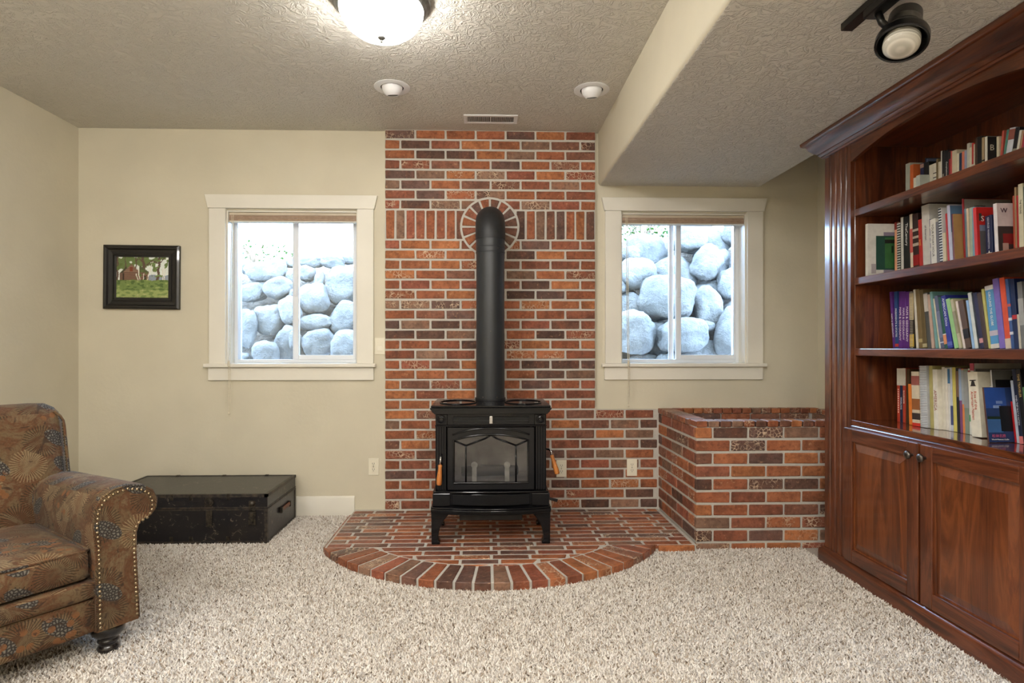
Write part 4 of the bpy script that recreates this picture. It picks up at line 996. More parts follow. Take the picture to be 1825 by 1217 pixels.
for (y0, y1, ky) in ((2.343, 2.836, 2.372), (1.826, 2.3285, 2.300)):
    z0, z1, X1, X0 = .086, .740, FX - .001, FX - .021; sw_ = .062
    d = MB().box(X0, y0, z0, X1, y0 + sw_, z1).build('cabinet_door', woodz, bc, bevel=.003, seg=2)
    MB().box(X0, y1 - sw_, z0, X1, y1, z1).build('door_stile', woodz, d, bevel=.003, seg=2)
    for a_, b_ in ((z0, z0 + sw_), (z1 - sw_, z1)): MB().box(X0, y0 + sw_ + .0004, a_, X1, y1 - sw_ - .0004, b_).build('door_rail', woody, d, bevel=.003, seg=2)
    ya, yb, za, zb = y0 + sw_ + .001, y1 - sw_ - .001, z0 + sw_ + .001, z1 - sw_ - .001; q = .042
    P_ = MB(); vs_ = [(X1 - .002, ya, za), (X1 - .002, yb, za), (X1 - .002, yb, zb), (X1 - .002, ya, zb), (X0 + .011, ya, za), (X0 + .011, yb, za), (X0 + .011, yb, zb), (X0 + .011, ya, zb)]
    k = .008; vs_ += [(X0 + .013, ya + k, za + k), (X0 + .013, yb - k, za + k), (X0 + .013, yb - k, zb - k), (X0 + .013, ya + k, zb - k)]
    vs_ += [(X0 + .003, ya + q, za + q), (X0 + .003, yb - q, za + q), (X0 + .003, yb - q, zb - q), (X0 + .003, ya + q, zb - q)]
    fs_ = [(0, 3, 2, 1), (12, 13, 14, 15)] + [(r_ * 4 + i, r_ * 4 + (i + 1) % 4, r_ * 4 + 4 + (i + 1) % 4, r_ * 4 + 4 + i) for r_ in range(3) for i in range(4)]
    P_.add(vs_, fs_).build('raised_panel', woodp, d)
    MB().lathe([(.006, 0), (.006, .010), (.010, .014), (.0165, .018), (.0175, .022), (.0165, .026), (.012, .029), (.006, .0305), (0, .031)], (X0, ky, .688), 20, rot_to((-1, 0, 0)), cap=False).build('knob', pewter_m, d, smooth=True)
    fl = MB()
    for i in range(8): a = i * R(45); fl.lathe([(.003, 0), (.0028, .0015), (0, .002)], (X0 - .0275, ky + .0105 * math.cos(a), .688 + .0105 * math.sin(a)), 6, rot_to((-1, 0, 0)))
    fl.build('knob_beading', pewter_m, d, smooth=True)

# ------------------------------------------------------------------ books
_bk = {}
def bkm(c, rough=.42):
    k = tuple(int(x) for x in c)
    if k not in _bk:
        a = lin(*k); _bk[k] = mottled('book_%02x%02x%02x' % k, a, tuple(x * .86 for x in a[:3]) + (1,), 35, rough, spec=.4)
    return _bk[k]
PAGES = mottled('book_pages', lin(206, 196, 172), lin(186, 174, 148), 150, .85)
def add_text(parent, s, c, maxlen, maxh, loc, mode):
    me, L, Hh = text_mesh(s); sc = min(maxlen / max(L, 1e-4), maxh / max(Hh, 1e-4))
    me2 = me.copy(); me2.materials.clear(); me2.materials.append(bkm(c)); me2.name = 'title'
    o = bpy.data.objects.new('title', me2); C.objects.link(o); o.parent = parent
    X, Y = ((0, 0, -1), (0, -1, 0)) if mode == 'spine' else (((0, -1, 0), (0, 0, 1)) if mode == 'spineh' else ((1, 0, 0), (0, 0, 1)))
    X, Y = Vector(X), Vector(Y); Z = X.cross(Y); M = Matrix((X, Y, Z)).transposed().to_4x4()
    o.matrix_local = Matrix.Translation(loc) @ M @ Matrix.Diagonal((sc, sc, .08, 1)); return o
def book(shelf, yl, th, h, lean, xf, col, label, o):
    dp = o.get('dp', min(.20, max(.13, h * .72))); dp = min(dp, BK - .004 - xf)
    bt = min(.0022, th * .2); soft = o.get('soft', th < .012)
    ov = .0 if soft else .003
    lift = th * math.sin(-lean) if lean < 0 else 0
    m = bkm(col); cov = MB().prism([(0, 0), (dp, 0), (dp, -bt), (bt, -bt), (bt, -th + bt), (dp, -th + bt), (dp, -th), (0, -th)], 'z', 0, h)
    b = cov.build(o.get('name', 'book'), m, bevel=.0006 if th > .006 else 0)
    b.location = (xf, yl, SH[shelf] + lift + .0004); b.rotation_euler = (-lean, 0, 0)
    tag(b, label, 'book', ['books on the top shelf', 'books on the second shelf', 'books on the third shelf', 'books on the counter shelf'][shelf])
    MB().box(bt + .0002, -th + bt + .0001, ov + .0002, dp - .003, -bt - .0001, h - ov - .0002).build('page_block', PAGES, b)
    for f0, f1, c in o.get('bands', ()):
        MB().box(-.0005, -th - .0004, h * f0, .003 if not o.get('wrap') else dp * .8, .0004, h * f1).build('spine_band', bkm(c), b)
    for s, c, f0, f1, wf, *off in o.get('t', ()):
        add_text(b, s, c, h * (f1 - f0), th * wf, (-.0009, -th * (off[0] if off else .5), h * (f0 + f1) / 2), 'spine')
    for s, c, f, wf in o.get('th', ()):
        add_text(b, s, c, th * wf, h * .2, (-.0009, -th / 2, h * f), 'spineh')
    for x0, x1, z0, z1, c in o.get('art', ()):
        MB().box(dp * x0, -th - .0006 - .0002 * o.get('k', 0), h * z0, dp * x1, -th + .0001, h * z1).build('cover_print', bkm(c), b); o['k'] = o.get('k', 0) + 1
    for s, c, x, z, ln, hh in o.get('ct', ()):
        add_text(b, s, c, dp * ln, h * hh, (dp * x, -th - .0022, h * z), 'cover')
    if 'strokes' in o:
        for k in range(11): MB().box(-.0008, -th * .68, h * (.17 + .042 * k), -.0002, -th * .36, h * (.195 + .042 * k)).build('title_stroke', bkm(o['strokes']), b)
    if 'star' in o:
        zc = h * o['star']; pts = [((.42 if k % 2 else 1) * th * .46 * math.sin(k * math.pi / 5), (.42 if k % 2 else 1) * th * .46 * math.cos(k * math.pi / 5)) for k in range(10)]
        MB().prism([(-th / 2 + p[0], zc + p[1]) for p in pts], 'x', -.0012, -.0003).build('star', bkm((226, 222, 206)), b)
    if 'coil' in o:
        cm = bkm(o['coil']); q = MB(); nn = int(h / .0075)
        for k in range(nn):
            z = h * (k + .5) / nn; rr = th * .5 - .0016
            q.tube([(.006 - rr * math.cos(a), -th / 2 + rr * math.sin(a), z) for a in [math.pi * 2 * i / 10 for i in range(11)]], .0013, 4, cap=False)
        q.build('wire_coil', cm, b)
    if 'comb' in o:
        q = MB(); nn = int(h / .012)
        for k in range(nn): z = h * (k + .2) / nn; q.box(-.0012, -th * .95, z, .004, -th * .05, z + h * .5 / nn)
        q.build('comb_binding', bkm(o['comb']), b)
    if 'bell' in o:
        zc = h * o['bell']; s_ = th * .62
        P_ = [(-.5, -.45), (-.34, -.30), (-.24, .1), (-.12, .26), (-.5, .3), (-.5, .42), (.5, .42), (.5, .3), (.12, .26), (.24, .1), (.34, -.30), (.5, -.45)]
        MB().prism([(-th / 2 + p[0] * s_, zc + p[1] * s_) for p in P_], 'x', -.001, -.0003).build('bell_emblem', bkm((44, 40, 36)), b)
    return b
for rec in [
    (0, 2.675, 0.0274, 0.181, 0.0, 1.985, (172, 176, 164), 'grey-white hardback at the end of the top shelf, next to an orange book', {}),
    (0, 2.6462, 0.0204, 0.167, 0.0, 1.985, (204, 104, 54), 'thin orange paperback beside the grey-white end book on the top shelf', {}),
    (0, 2.565, 0.0144, 0.083, 0.0, 1.94, (206, 202, 186), 'tiny cream booklet in front of a dark navy book on the top shelf', {'dp': 0.09}),
    (0, 2.549, 0.0224, 0.088, 0.0, 1.94, (176, 182, 174), 'small pale grey booklet in front of a slate blue book on the top shelf', {'dp': 0.09}),
    (0, 2.583, 0.0194, 0.154, 0.0, 1.985, (34, 38, 74), 'navy book with small pale figures at its head, top shelf', {'bands': [(0.86, 0.97, (150, 120, 112))]}),
    (0, 2.561, 0.0284, 0.15, 0.0, 1.985, (20, 20, 22), 'plain black book left of two small white books on the top shelf', {}),
    (0, 2.53, 0.0224, 0.13, 0.0, 1.985, (206, 200, 182), 'small cream paperback right of the plain black book, top shelf', {}),
    (0, 2.5062, 0.0154, 0.13, 0.0, 1.985, (214, 208, 192), 'small white paperback with dotted dark lettering on the top shelf', {'bands': [(0.35, 0.38, (40, 38, 36)), (0.5, 0.53, (40, 38, 36)), (0.65, 0.68, (40, 38, 36))]}),
    (0, 2.4894, 0.0104, 0.145, 0.0, 1.985, (116, 100, 66), 'thin olive mottled booklet on the top shelf', {}),
    (0, 2.4776, 0.0134, 0.128, 0.0, 1.985, (206, 196, 174), 'short cream book beside the olive booklet on the top shelf', {}),
    (0, 2.4628, 0.0044, 0.171, 0.0, 1.985, (222, 218, 206), 'very thin tall white booklet against a black book on the top shelf', {}),
    (0, 2.457, 0.0144, 0.169, 0.0, 1.985, (22, 21, 22), 'black book with the cream title World W on the top shelf', {'t': [('World W', (214, 206, 180), 0.04, 0.5, 0.55)]}),
    (0, 2.4412, 0.0194, 0.165, 0.0, 1.985, (18, 19, 24), 'black book titled Complications in white on the top shelf', {'t': [('Complications', (226, 224, 216), 0.08, 0.95, 0.5)]}),
    (0, 2.4204, 0.0094, 0.156, 0.0, 1.985, (146, 28, 36), 'dark red book with a black head band on the top shelf', {'bands': [(0.78, 0.99, (36, 30, 30))]}),
    (0, 2.4096, 0.0054, 0.153, 0.0, 1.985, (196, 90, 84), 'thin pinkish red booklet beside a wide cream book, top shelf', {}),
    (0, 2.4028, 0.0234, 0.151, 0.0, 1.985, (204, 192, 164), 'wide cream hardback in the middle of the top shelf', {}),
    (0, 2.378, 0.0104, 0.132, 0.0, 1.985, (212, 202, 176), 'thin cream paperback beside a navy paperback on the top shelf', {}),
    (0, 2.3662, 0.0124, 0.129, 0.0, 1.985, (30, 46, 72), 'navy paperback next to a salmon one on the top shelf', {}),
    (0, 2.3524, 0.0114, 0.131, 0.0, 1.985, (206, 120, 92), 'salmon pink paperback next to the navy paperback, top shelf', {}),
    (0, 2.3396, 0.0114, 0.131, 0.0, 1.985, (142, 146, 168), 'lavender blue paperback on the top shelf', {}),
    (0, 2.3268, 0.0114, 0.156, 0.0, 1.985, (190, 188, 174), 'tall grey-white paperback on the top shelf beside the lavender one', {}),
    (0, 2.314, 0.0094, 0.135, 0.0, 1.985, (206, 196, 170), 'short cream paperback on the top shelf left of a red-topped one', {}),
    (0, 2.3032, 0.0074, 0.149, 0.0, 1.985, (178, 50, 44), 'thin paperback with a red upper spine and white foot, top shelf', {'bands': [(0.0, 0.42, (210, 200, 180))]}),
    (0, 2.2944, 0.0054, 0.142, 0.0, 1.985, (196, 186, 160), 'very thin buff booklet on the top shelf', {}),
    (0, 2.2876, 0.0094, 0.166, 0.0, 1.985, (74, 52, 38), 'brown book beside a thick black book on the top shelf', {}),
    (0, 2.2768, 0.0194, 0.164, 0.0, 1.985, (18, 17, 17), 'thick black hardback between brown and tan books on the top shelf', {}),
    (0, 2.256, 0.0104, 0.155, 0.0, 1.985, (168, 146, 108), 'tan paperback right of the thick black hardback, top shelf', {'bands': [(0.06, 0.1, (40, 32, 24)), (0.38, 0.42, (40, 32, 24))]}),
    (0, 2.202, 0.0094, 0.138, 0.0, 1.95, (206, 202, 186), 'white-spined book with a large B on its black cover, top shelf', {'dp': 0.13, 'art': [(0.02, 0.98, 0.01, 0.99, (20, 20, 21))], 'ct': [('B', (196, 188, 168), 0.15, 0.68, 0.2, 0.16)]}),
    (0, 2.1894, 0.0104, 0.134, 0.0, 1.985, (204, 192, 166), 'cream paperback right of the black book marked B, top shelf', {}),
    (0, 2.1776, 0.0074, 0.149, -0.0876, 1.985, (190, 84, 70), 'slanting salmon red book on the top shelf', {}),
    (0, 2.1688, 0.0093, 0.146, -0.1651, 1.985, (74, 128, 116), 'slanting teal book on the top shelf', {}),
    (0, 2.158, 0.024, 0.145, -0.1799, 1.985, (196, 200, 208), 'slanting white and blue book with a reddish head on the top shelf', {'bands': [(0.7, 0.96, (150, 88, 76))]}),
    (0, 2.1322, 0.0162, 0.139, -0.1799, 1.985, (22, 22, 28), 'slanting black book on the top shelf', {'bands': [(0.3, 0.45, (150, 146, 130))]}),
    (0, 2.1144, 0.0093, 0.124, -0.1799, 1.985, (214, 208, 194), 'slanting white paperback right of a black book, top shelf', {}),
    (0, 2.1036, 0.0073, 0.119, -0.1799, 1.985, (176, 136, 104), 'slanting tan paperback on the top shelf', {}),
    (0, 2.0947, 0.0063, 0.119, -0.1799, 1.985, (178, 52, 70), 'slanting thin red booklet on the top shelf', {}),
    (0, 2.0869, 0.0083, 0.118, -0.1799, 1.985, (44, 50, 110), 'slanting blue paperback on the top shelf', {}),
    (0, 2.077, 0.0113, 0.113, -0.1799, 1.985, (206, 52, 76), 'slanting bright pink-red book on the top shelf', {}),
    (1, 2.78, 0.0174, 0.258, 0.0, 1.862, (214, 212, 204), 'large white book with a green tree-trunk photo on its cover, second shelf', {'dp': 0.235, 'art': [(0.0, 0.99, 0.005, 0.995, (214, 212, 206)), (0.336, 0.568, 0.02, 0.84, (136, 128, 148)), (0.174, 0.568, 0.13, 0.77, (30, 72, 60)), (0.36, 0.557, 0.16, 0.74, (52, 104, 58)), (0.36, 0.568, 0.63, 0.7, (26, 34, 28)), (0.499, 0.539, 0.45, 0.58, (26, 44, 28)), (0.075, 0.174, 0.06, 0.24, (168, 160, 162))]}),
    (1, 2.748, 0.0134, 0.261, 0.0, 1.985, (222, 158, 122), 'thin salmon book with dark red ends on the second shelf', {'bands': [(0.0, 0.03, (110, 34, 30)), (0.86, 1, (130, 40, 34))]}),
    (1, 2.73, 0.0234, 0.255, 0.0078, 1.985, (24, 24, 25), 'black comb-bound notebook on the second shelf', {'comb': (200, 198, 190)}),
    (1, 2.704, 0.0154, 0.275, 0.0125, 1.985, (200, 198, 190), 'white leaning booklet beside the black book titled The Century', {}),
    (1, 2.685, 0.0394, 0.273, 0.0208, 1.985, (28, 29, 30), 'black book titled TheCentury in bold white', {'t': [('TheCentury', (240, 240, 236), 0.4, 0.97, 0.5)]}),
    (1, 2.642, 0.0164, 0.277, 0.0289, 1.985, (214, 200, 178), 'cream book with a red-lettered spine on the second shelf', {'bands': [(0.35, 0.75, (196, 90, 84))]}),
    (1, 2.624, 0.0334, 0.273, 0.0297, 1.985, (52, 34, 32), 'dark patterned book with a red lower spine on the second shelf', {'bands': [(0.12, 0.3, (150, 26, 30)), (0.45, 0.5, (190, 176, 160)), (0.58, 0.62, (190, 176, 160)), (0.7, 0.74, (190, 176, 160))]}),
    (1, 2.587, 0.0213, 0.24, 0.039, 1.985, (184, 44, 40), 'red paperback leaning against a thick white book, second shelf', {'t': [('anti', (226, 170, 90), 0.4, 0.72, 0.6)]}),
    (1, 2.563, 0.0433, 0.298, 0.0444, 1.985, (206, 204, 198), 'thick tall white hardback with blue marks on the second shelf', {'art': [(0.004, 0.05, 0.06, 0.28, (58, 64, 120)), (0.004, 0.05, 0.33, 0.4, (58, 64, 120)), (0.004, 0.05, 0.43, 0.48, (58, 64, 120)), (0.004, 0.05, 0.51, 0.62, (58, 64, 120)), (0.004, 0.05, 0.65, 0.76, (58, 64, 120))], 't': [('of American', (120, 116, 126), 0.35, 0.8, 0.22)]}),
    (1, 2.5165, 0.0313, 0.225, 0.0444, 1.985, (222, 219, 210), 'white book titled YOUR STORY HOUR on the second shelf', {'t': [('YOUR STORY HOUR', (84, 76, 70), 0.2, 0.95, 0.35)]}),
    (1, 2.4838, 0.0154, 0.208, 0.0444, 1.985, (112, 108, 110), 'thin grey photo booklet on the second shelf', {}),
    (1, 2.467, 0.0173, 0.265, 0.0444, 1.985, (222, 222, 220), 'black and white checked comb-bound book on the second shelf', {'comb': (22, 22, 24)}),
    (1, 2.4482, 0.0154, 0.152, 0.0444, 1.985, (212, 198, 160), 'short cream booklet right of the checked comb-bound book', {}),
    (1, 2.425, 0.0094, 0.233, 0.0643, 1.985, (190, 40, 36), 'thin bright red booklet on the second shelf', {}),
    (1, 2.413, 0.0164, 0.266, 0.0694, 1.985, (196, 196, 214), 'lavender-white book beside the tan book on the second shelf', {'art': [(0.0, 0.98, 0.55, 0.98, (96, 128, 160))]}),
    (1, 2.352, 0.0074, 0.213, 0.0563, 1.95, (110, 34, 28), 'small book with a tan cover and dark red spine on the second shelf', {'dp': 0.13, 'art': [(0.0, 0.99, 0.005, 0.995, (168, 132, 84))]}),
    (1, 2.3414, 0.0074, 0.274, 0.0438, 1.985, (158, 34, 38), 'tall red-spined book with USBORNE on its grey cover, second shelf', {'dp': 0.205, 'art': [(0.02, 0.99, 0.01, 0.99, (148, 144, 136))], 'ct': [('USBORNE', (60, 44, 40), 0.34, 0.88, 0.22, 0.05)]}),
    (1, 2.3308, 0.0084, 0.229, 0.0438, 1.985, (104, 132, 146), 'thin blue-green booklet on the second shelf', {}),
    (1, 2.321, 0.0094, 0.228, 0.0438, 1.985, (214, 196, 168), 'thin cream and pink booklet on the second shelf', {}),
    (1, 2.3102, 0.0114, 0.228, 0.0219, 1.985, (176, 190, 172), 'pale green booklet on the second shelf', {}),
    (1, 2.2974, 0.0104, 0.227, 0.0219, 1.985, (126, 172, 196), 'light blue booklet left of the red photo-cover book', {}),
    (1, 2.241, 0.0144, 0.212, 0.0518, 1.945, (206, 44, 36), 'red book with a photo of a crowd on its cover, second shelf', {'dp': 0.165, 'art': [(0.0, 0.99, 0.005, 0.995, (190, 40, 36)), (0.066, 0.294, 0.0, 0.65, (92, 88, 90)), (0.066, 0.294, 0.55, 0.66, (124, 132, 156)), (0.06, 0.126, 0.74, 0.88, (60, 62, 54))], 'ct': [('S', (224, 214, 206), 0.14, 0.78, 0.09, 0.1)]}),
    (1, 2.212, 0.0294, 0.171, 0.0409, 1.965, (34, 42, 78), 'navy book with GEORGE WASHINGTON and a white star on its spine', {'t': [('GEORGE WASHINGTON', (206, 208, 220), 0.24, 0.96, 0.3)], 'star': 0.12}),
    (1, 2.134, 0.0144, 0.201, 0.0497, 1.93, (220, 212, 212), 'wire-bound book with a big W on its pinkish cover, second shelf', {'dp': 0.155, 'coil': (228, 228, 224), 'art': [(0.01, 0.99, 0.01, 0.99, (206, 190, 190)), (0.01, 0.99, 0.01, 0.56, (52, 42, 42)), (0.128, 0.99, 0.22, 0.42, (130, 26, 30)), (0.112, 0.256, 0.06, 0.24, (176, 140, 130))], 'ct': [('W', (70, 36, 52), 0.17, 0.86, 0.17, 0.1)]}),
    (1, 2.1164, 0.0064, 0.226, 0.0221, 1.985, (176, 74, 50), 'thin rust red booklet beside a tan one on the second shelf', {}),
    (1, 2.1086, 0.0064, 0.256, 0.0221, 1.985, (160, 130, 94), 'tall thin tan book on the second shelf', {}),
    (1, 2.1008, 0.0064, 0.223, 0.0221, 1.985, (176, 36, 38), 'thin crimson booklet left of a cream spine on the second shelf', {}),
    (1, 2.093, 0.0184, 0.263, 0.0221, 1.985, (214, 208, 180), 'tall cream hardback titled THE YOUNG in dark letters, second shelf', {'t': [('THE YOUNG', (84, 84, 70), 0.45, 0.9, 0.35)]}),
    (1, 2.0732, 0.0064, 0.249, 0.0161, 1.985, (38, 56, 60), 'dark green hardback right of the tall cream one, second shelf', {}),
    (1, 2.0654, 0.0104, 0.257, 0.0156, 1.985, (170, 28, 44), 'tall crimson hardback at the edge of the second shelf books', {}),
    (2, 2.759, 0.0143, 0.277, 0.0903, 1.985, (92, 44, 126), 'leaning purple MAPS & GEOGRAPHY book at the end of the third shelf', {'t': [('MAPS & GEOGRAPHY', (236, 230, 240), 0.06, 0.74, 0.6)]}),
    (2, 2.743, 0.0204, 0.275, 0.0327, 1.985, (40, 72, 128), 'blue PRESIDENTS & STATES book among the purple ones', {'t': [('PRESIDENTS & STATES', (232, 232, 236), 0.2, 0.7, 0.5)], 'bands': [(0.03, 0.08, (190, 60, 60))]}),
    (2, 2.721, 0.0214, 0.272, -0.0074, 1.985, (92, 44, 126), 'upright purple MAPS & GEOGRAPHY book next to the blue one', {'t': [('MAPS & GEOGRAPHY', (236, 230, 240), 0.12, 0.74, 0.55)]}),
    (2, 2.698, 0.0204, 0.27, -0.0066, 1.985, (92, 44, 126), 'middle purple MAPS & GEOGRAPHY book', {'t': [('MAPS & GEOGRAPHY', (236, 230, 240), 0.12, 0.74, 0.55)]}),
    (2, 2.676, 0.0224, 0.265, -0.0059, 1.985, (92, 44, 126), 'purple MAPS & GEOGRAPHY book beside the wire-bound one', {'t': [('MAPS & GEOGRAPHY', (236, 230, 240), 0.12, 0.74, 0.55)]}),
    (2, 2.648, 0.0233, 0.266, 0.01, 1.985, (54, 46, 40), 'dark wire-bound book with a yellow foot label on the third shelf', {'coil': (200, 196, 180), 'bands': [(0.03, 0.25, (212, 180, 84)), (0.5, 0.97, (196, 180, 140))]}),
    (2, 2.607, 0.0122, 0.273, 0.0711, 1.985, (214, 210, 198), 'thin white leaning booklet beside olive books on the third shelf', {}),
    (2, 2.59, 0.0218, 0.272, 0.084, 1.985, (124, 106, 72), 'leaning olive brown hardback on the third shelf', {'bands': [(0.1, 0.16, (180, 164, 120))]}),
    (2, 2.566, 0.0218, 0.267, 0.0867, 1.985, (106, 92, 62), 'darker olive leaning hardback with a pale foot on the third shelf', {'bands': [(0.02, 0.08, (190, 180, 140))]}),
    (2, 2.538, 0.0207, 0.252, 0.1058, 1.985, (84, 86, 84), 'grey leaning book with a white upper spine on the third shelf', {'bands': [(0.66, 0.98, (196, 192, 184))]}),
    (2, 2.515, 0.014, 0.243, 0.1088, 1.985, (190, 164, 148), 'pinkish beige leaning booklet on the third shelf', {}),
    (2, 2.492, 0.0129, 0.254, 0.1394, 1.985, (112, 158, 154), 'teal leaning book on the third shelf', {}),
    (2, 2.473, 0.0081, 0.223, 0.1598, 1.985, (200, 196, 170), 'thin cream leaning booklet on the third shelf left of a slate book', {}),
    (2, 2.463, 0.0178, 0.234, 0.1615, 1.985, (92, 98, 124), 'slate blue leaning book with pale lettering on the third shelf', {'bands': [(0.1, 0.12, (200, 204, 214)), (0.2, 0.7, (118, 124, 150))]}),
    (2, 2.441, 0.0149, 0.227, 0.173, 1.985, (34, 86, 68), 'dark green leaning book with an orange label on the third shelf', {'bands': [(0.08, 0.26, (222, 148, 98)), (0.26, 0.28, (230, 226, 216))]}),
    (2, 2.424, 0.0237, 0.231, 0.1752, 1.985, (48, 56, 146), 'royal blue leaning book titled AMERICAN Civics', {'t': [('AMERICAN Civics', (230, 232, 244), 0.42, 0.95, 0.5)], 'bands': [(0.05, 0.12, (90, 104, 180))]}),
    (2, 2.388, 0.0198, 0.217, 0.2231, 1.985, (136, 182, 116), 'light green leaning book on the third shelf', {'bands': [(0.0, 1.0, (150, 196, 130))]}),
    (2, 2.366, 0.014, 0.214, 0.2245, 1.985, (186, 180, 148), 'buff leaning book with small dark lettering on the third shelf', {'bands': [(0.3, 0.75, (150, 144, 116))]}),
    (2, 2.344, 0.0102, 0.203, 0.208, 1.985, (214, 200, 190), 'thin pale pink leaning booklet on the third shelf', {}),
    (2, 2.332, 0.0258, 0.203, 0.2032, 1.985, (92, 70, 54), 'brown leaning book with dark photo spine on the third shelf', {'bands': [(0.2, 0.4, (34, 28, 26))]}),
    (2, 2.301, 0.0112, 0.201, 0.1602, 1.985, (142, 176, 212), 'pale blue leaning booklet on the third shelf', {}),
    (2, 2.287, 0.0142, 0.231, 0.1609, 1.985, (204, 210, 204), 'white leaning book right of the pale blue booklet, third shelf', {}),
    (2, 2.27, 0.0073, 0.231, 0.1566, 1.985, (28, 32, 44), 'thin black leaning book on the third shelf', {}),
    (2, 2.261, 0.0152, 0.229, 0.1575, 1.985, (46, 44, 72), 'dark indigo leaning book with pink figures at its foot, third shelf', {'bands': [(0.1, 0.18, (196, 140, 140))]}),
    (2, 2.244, 0.0182, 0.226, 0.1557, 1.985, (72, 54, 42), 'dark brown leaning book on the third shelf', {}),
    (2, 2.224, 0.0103, 0.24, 0.1466, 1.985, (186, 180, 100), 'yellow-green leaning book on the third shelf', {}),
    (2, 2.212, 0.0351, 0.249, 0.1209, 1.985, (84, 146, 190), 'sky blue book titled CIRCLING THE GLOBE', {'t': [('CIRCLING THE GLOBE', (236, 232, 222), 0.36, 0.9, 0.45)], 'bands': [(0.0, 0.07, (214, 208, 196)), (0.2, 0.28, (190, 180, 190)), (0.93, 1.0, (206, 200, 194))]}),
    (2, 2.175, 0.0242, 0.274, 0.1217, 1.985, (122, 102, 178), 'thick lilac purple book beside CIRCLING THE GLOBE', {}),
    (2, 2.148, 0.0213, 0.274, 0.1099, 1.985, (216, 82, 44), 'orange-red leaning book on the third shelf', {'bands': [(0.0, 0.14, (206, 190, 170))]}),
    (2, 2.1252, 0.0113, 0.267, 0.1049, 1.985, (60, 88, 140), 'blue patterned leaning book on the third shelf', {'bands': [(0.2, 0.24, (220, 220, 226)), (0.4, 0.44, (220, 220, 226)), (0.6, 0.64, (200, 90, 80))]}),
    (2, 2.1124, 0.0173, 0.264, 0.0797, 1.985, (22, 36, 76), 'navy leaning book with a red emblem on the third shelf', {'bands': [(0.42, 0.48, (186, 44, 44))]}),
    (2, 2.0936, 0.0083, 0.129, 0.0797, 1.985, (196, 190, 170), 'short buff booklet beside the navy book with a red emblem', {}),
    (2, 2.0839, 0.0193, 0.249, 0.0797, 1.985, (112, 112, 110), 'grey leaning book with faint pale letters on the third shelf', {'bands': [(0.35, 0.75, (160, 160, 156))]}),
    (3, 2.73, 0.0174, 0.257, 0.0078, 1.985, (172, 58, 36), 'red and white history book at the end of the counter shelf', {'bands': [(0.68, 0.995, (206, 200, 186))], 'strokes': (236, 220, 200)}),
    (3, 2.711, 0.0174, 0.258, 0.0078, 1.985, (30, 40, 66), 'navy and white history book titled WHALING', {'bands': [(0.68, 0.995, (206, 200, 186))], 't': [('WHALING', (214, 224, 240), 0.18, 0.52, 0.5)]}),
    (3, 2.692, 0.0164, 0.259, 0.0077, 1.985, (170, 60, 40), 'red and white history book titled RAILROADS', {'bands': [(0.68, 0.995, (206, 200, 186))], 't': [('RAILROADS', (240, 224, 206), 0.28, 0.66, 0.5)]}),
    (3, 2.672, 0.0194, 0.255, -0.0118, 1.985, (72, 54, 34), 'dark brown book right of the RAILROADS book', {}),
    (3, 2.618, 0.0184, 0.188, 0.0372, 1.96, (224, 128, 52), 'orange book beside the dark brown one on the counter shelf', {}),
    (3, 2.584, 0.0444, 0.247, 0.0364, 1.95, (206, 194, 168), 'cream photo book with a red foot on the counter shelf', {'bands': [(0.0, 0.06, (206, 50, 34)), (0.3, 0.5, (150, 92, 50)), (0.12, 0.24, (60, 50, 46)), (0.75, 0.92, (150, 84, 74))]}),
    (3, 2.5382, 0.0401, 0.275, 0.0364, 1.955, (168, 170, 172), 'grey wire-bound book with a black stripe on the counter shelf', {'coil': (226, 228, 230)}),
    (3, 2.4967, 0.0192, 0.276, 0.0364, 1.965, (172, 164, 106), 'olive yellow book beside the wire-bound one, counter shelf', {}),
    (3, 2.476, 0.0251, 0.261, 0.0364, 1.965, (214, 209, 194), 'cream white book titled AMERICA in thin letters', {'t': [('AMERICA', (150, 92, 84), 0.3, 0.66, 0.6)]}),
    (3, 2.4495, 0.0153, 0.272, 0.0364, 1.985, (206, 202, 188), 'white leaning magazine right of the AMERICA book', {}),
    (3, 2.4328, 0.0133, 0.268, 0.0364, 1.985, (216, 212, 202), 'slim white leaning magazine second from the AMERICA book', {}),
    (3, 2.4181, 0.0103, 0.27, 0.0364, 1.985, (206, 206, 202), 'slim white leaning magazine with a blue head', {'bands': [(0.75, 0.98, (66, 116, 156))]}),
    (3, 2.4065, 0.0112, 0.272, 0.0364, 1.985, (186, 190, 198), 'slim pale magazine with dark blue lower spine', {'bands': [(0.1, 0.4, (60, 70, 110))]}),
    (3, 2.3938, 0.0171, 0.273, 0.0364, 1.985, (200, 188, 96), 'yellow leaning magazine on the counter shelf', {}),
    (3, 2.3753, 0.0142, 0.271, 0.0364, 1.985, (32, 30, 32), 'black leaning magazine with a brown upper spine', {'bands': [(0.55, 0.95, (120, 92, 70))]}),
    (3, 2.3597, 0.0122, 0.271, 0.0364, 1.985, (118, 70, 110), 'violet leaning magazine on the counter shelf', {'bands': [(0.5, 0.98, (150, 170, 196))]}),
    (3, 2.3461, 0.0093, 0.269, 0.0364, 1.985, (218, 132, 72), 'orange-footed grey leaning magazine on the counter shelf', {'bands': [(0.45, 0.98, (160, 164, 164))]}),
    (3, 2.3354, 0.0213, 0.268, 0.0364, 1.985, (128, 140, 122), 'grey-green leaning book on the counter shelf', {'bands': [(0.4, 0.96, (150, 152, 148))]}),
    (3, 2.3127, 0.0093, 0.271, 0.0364, 1.985, (206, 206, 192), 'slim off-white leaning booklet with green flecks', {'bands': [(0.2, 0.3, (96, 150, 100)), (0.9, 0.97, (180, 70, 60))]}),
    (3, 2.302, 0.0173, 0.292, 0.0364, 1.985, (210, 204, 190), 'white leaning booklet with a pink head on the counter shelf', {'bands': [(0.9, 1.0, (196, 86, 100))]}),
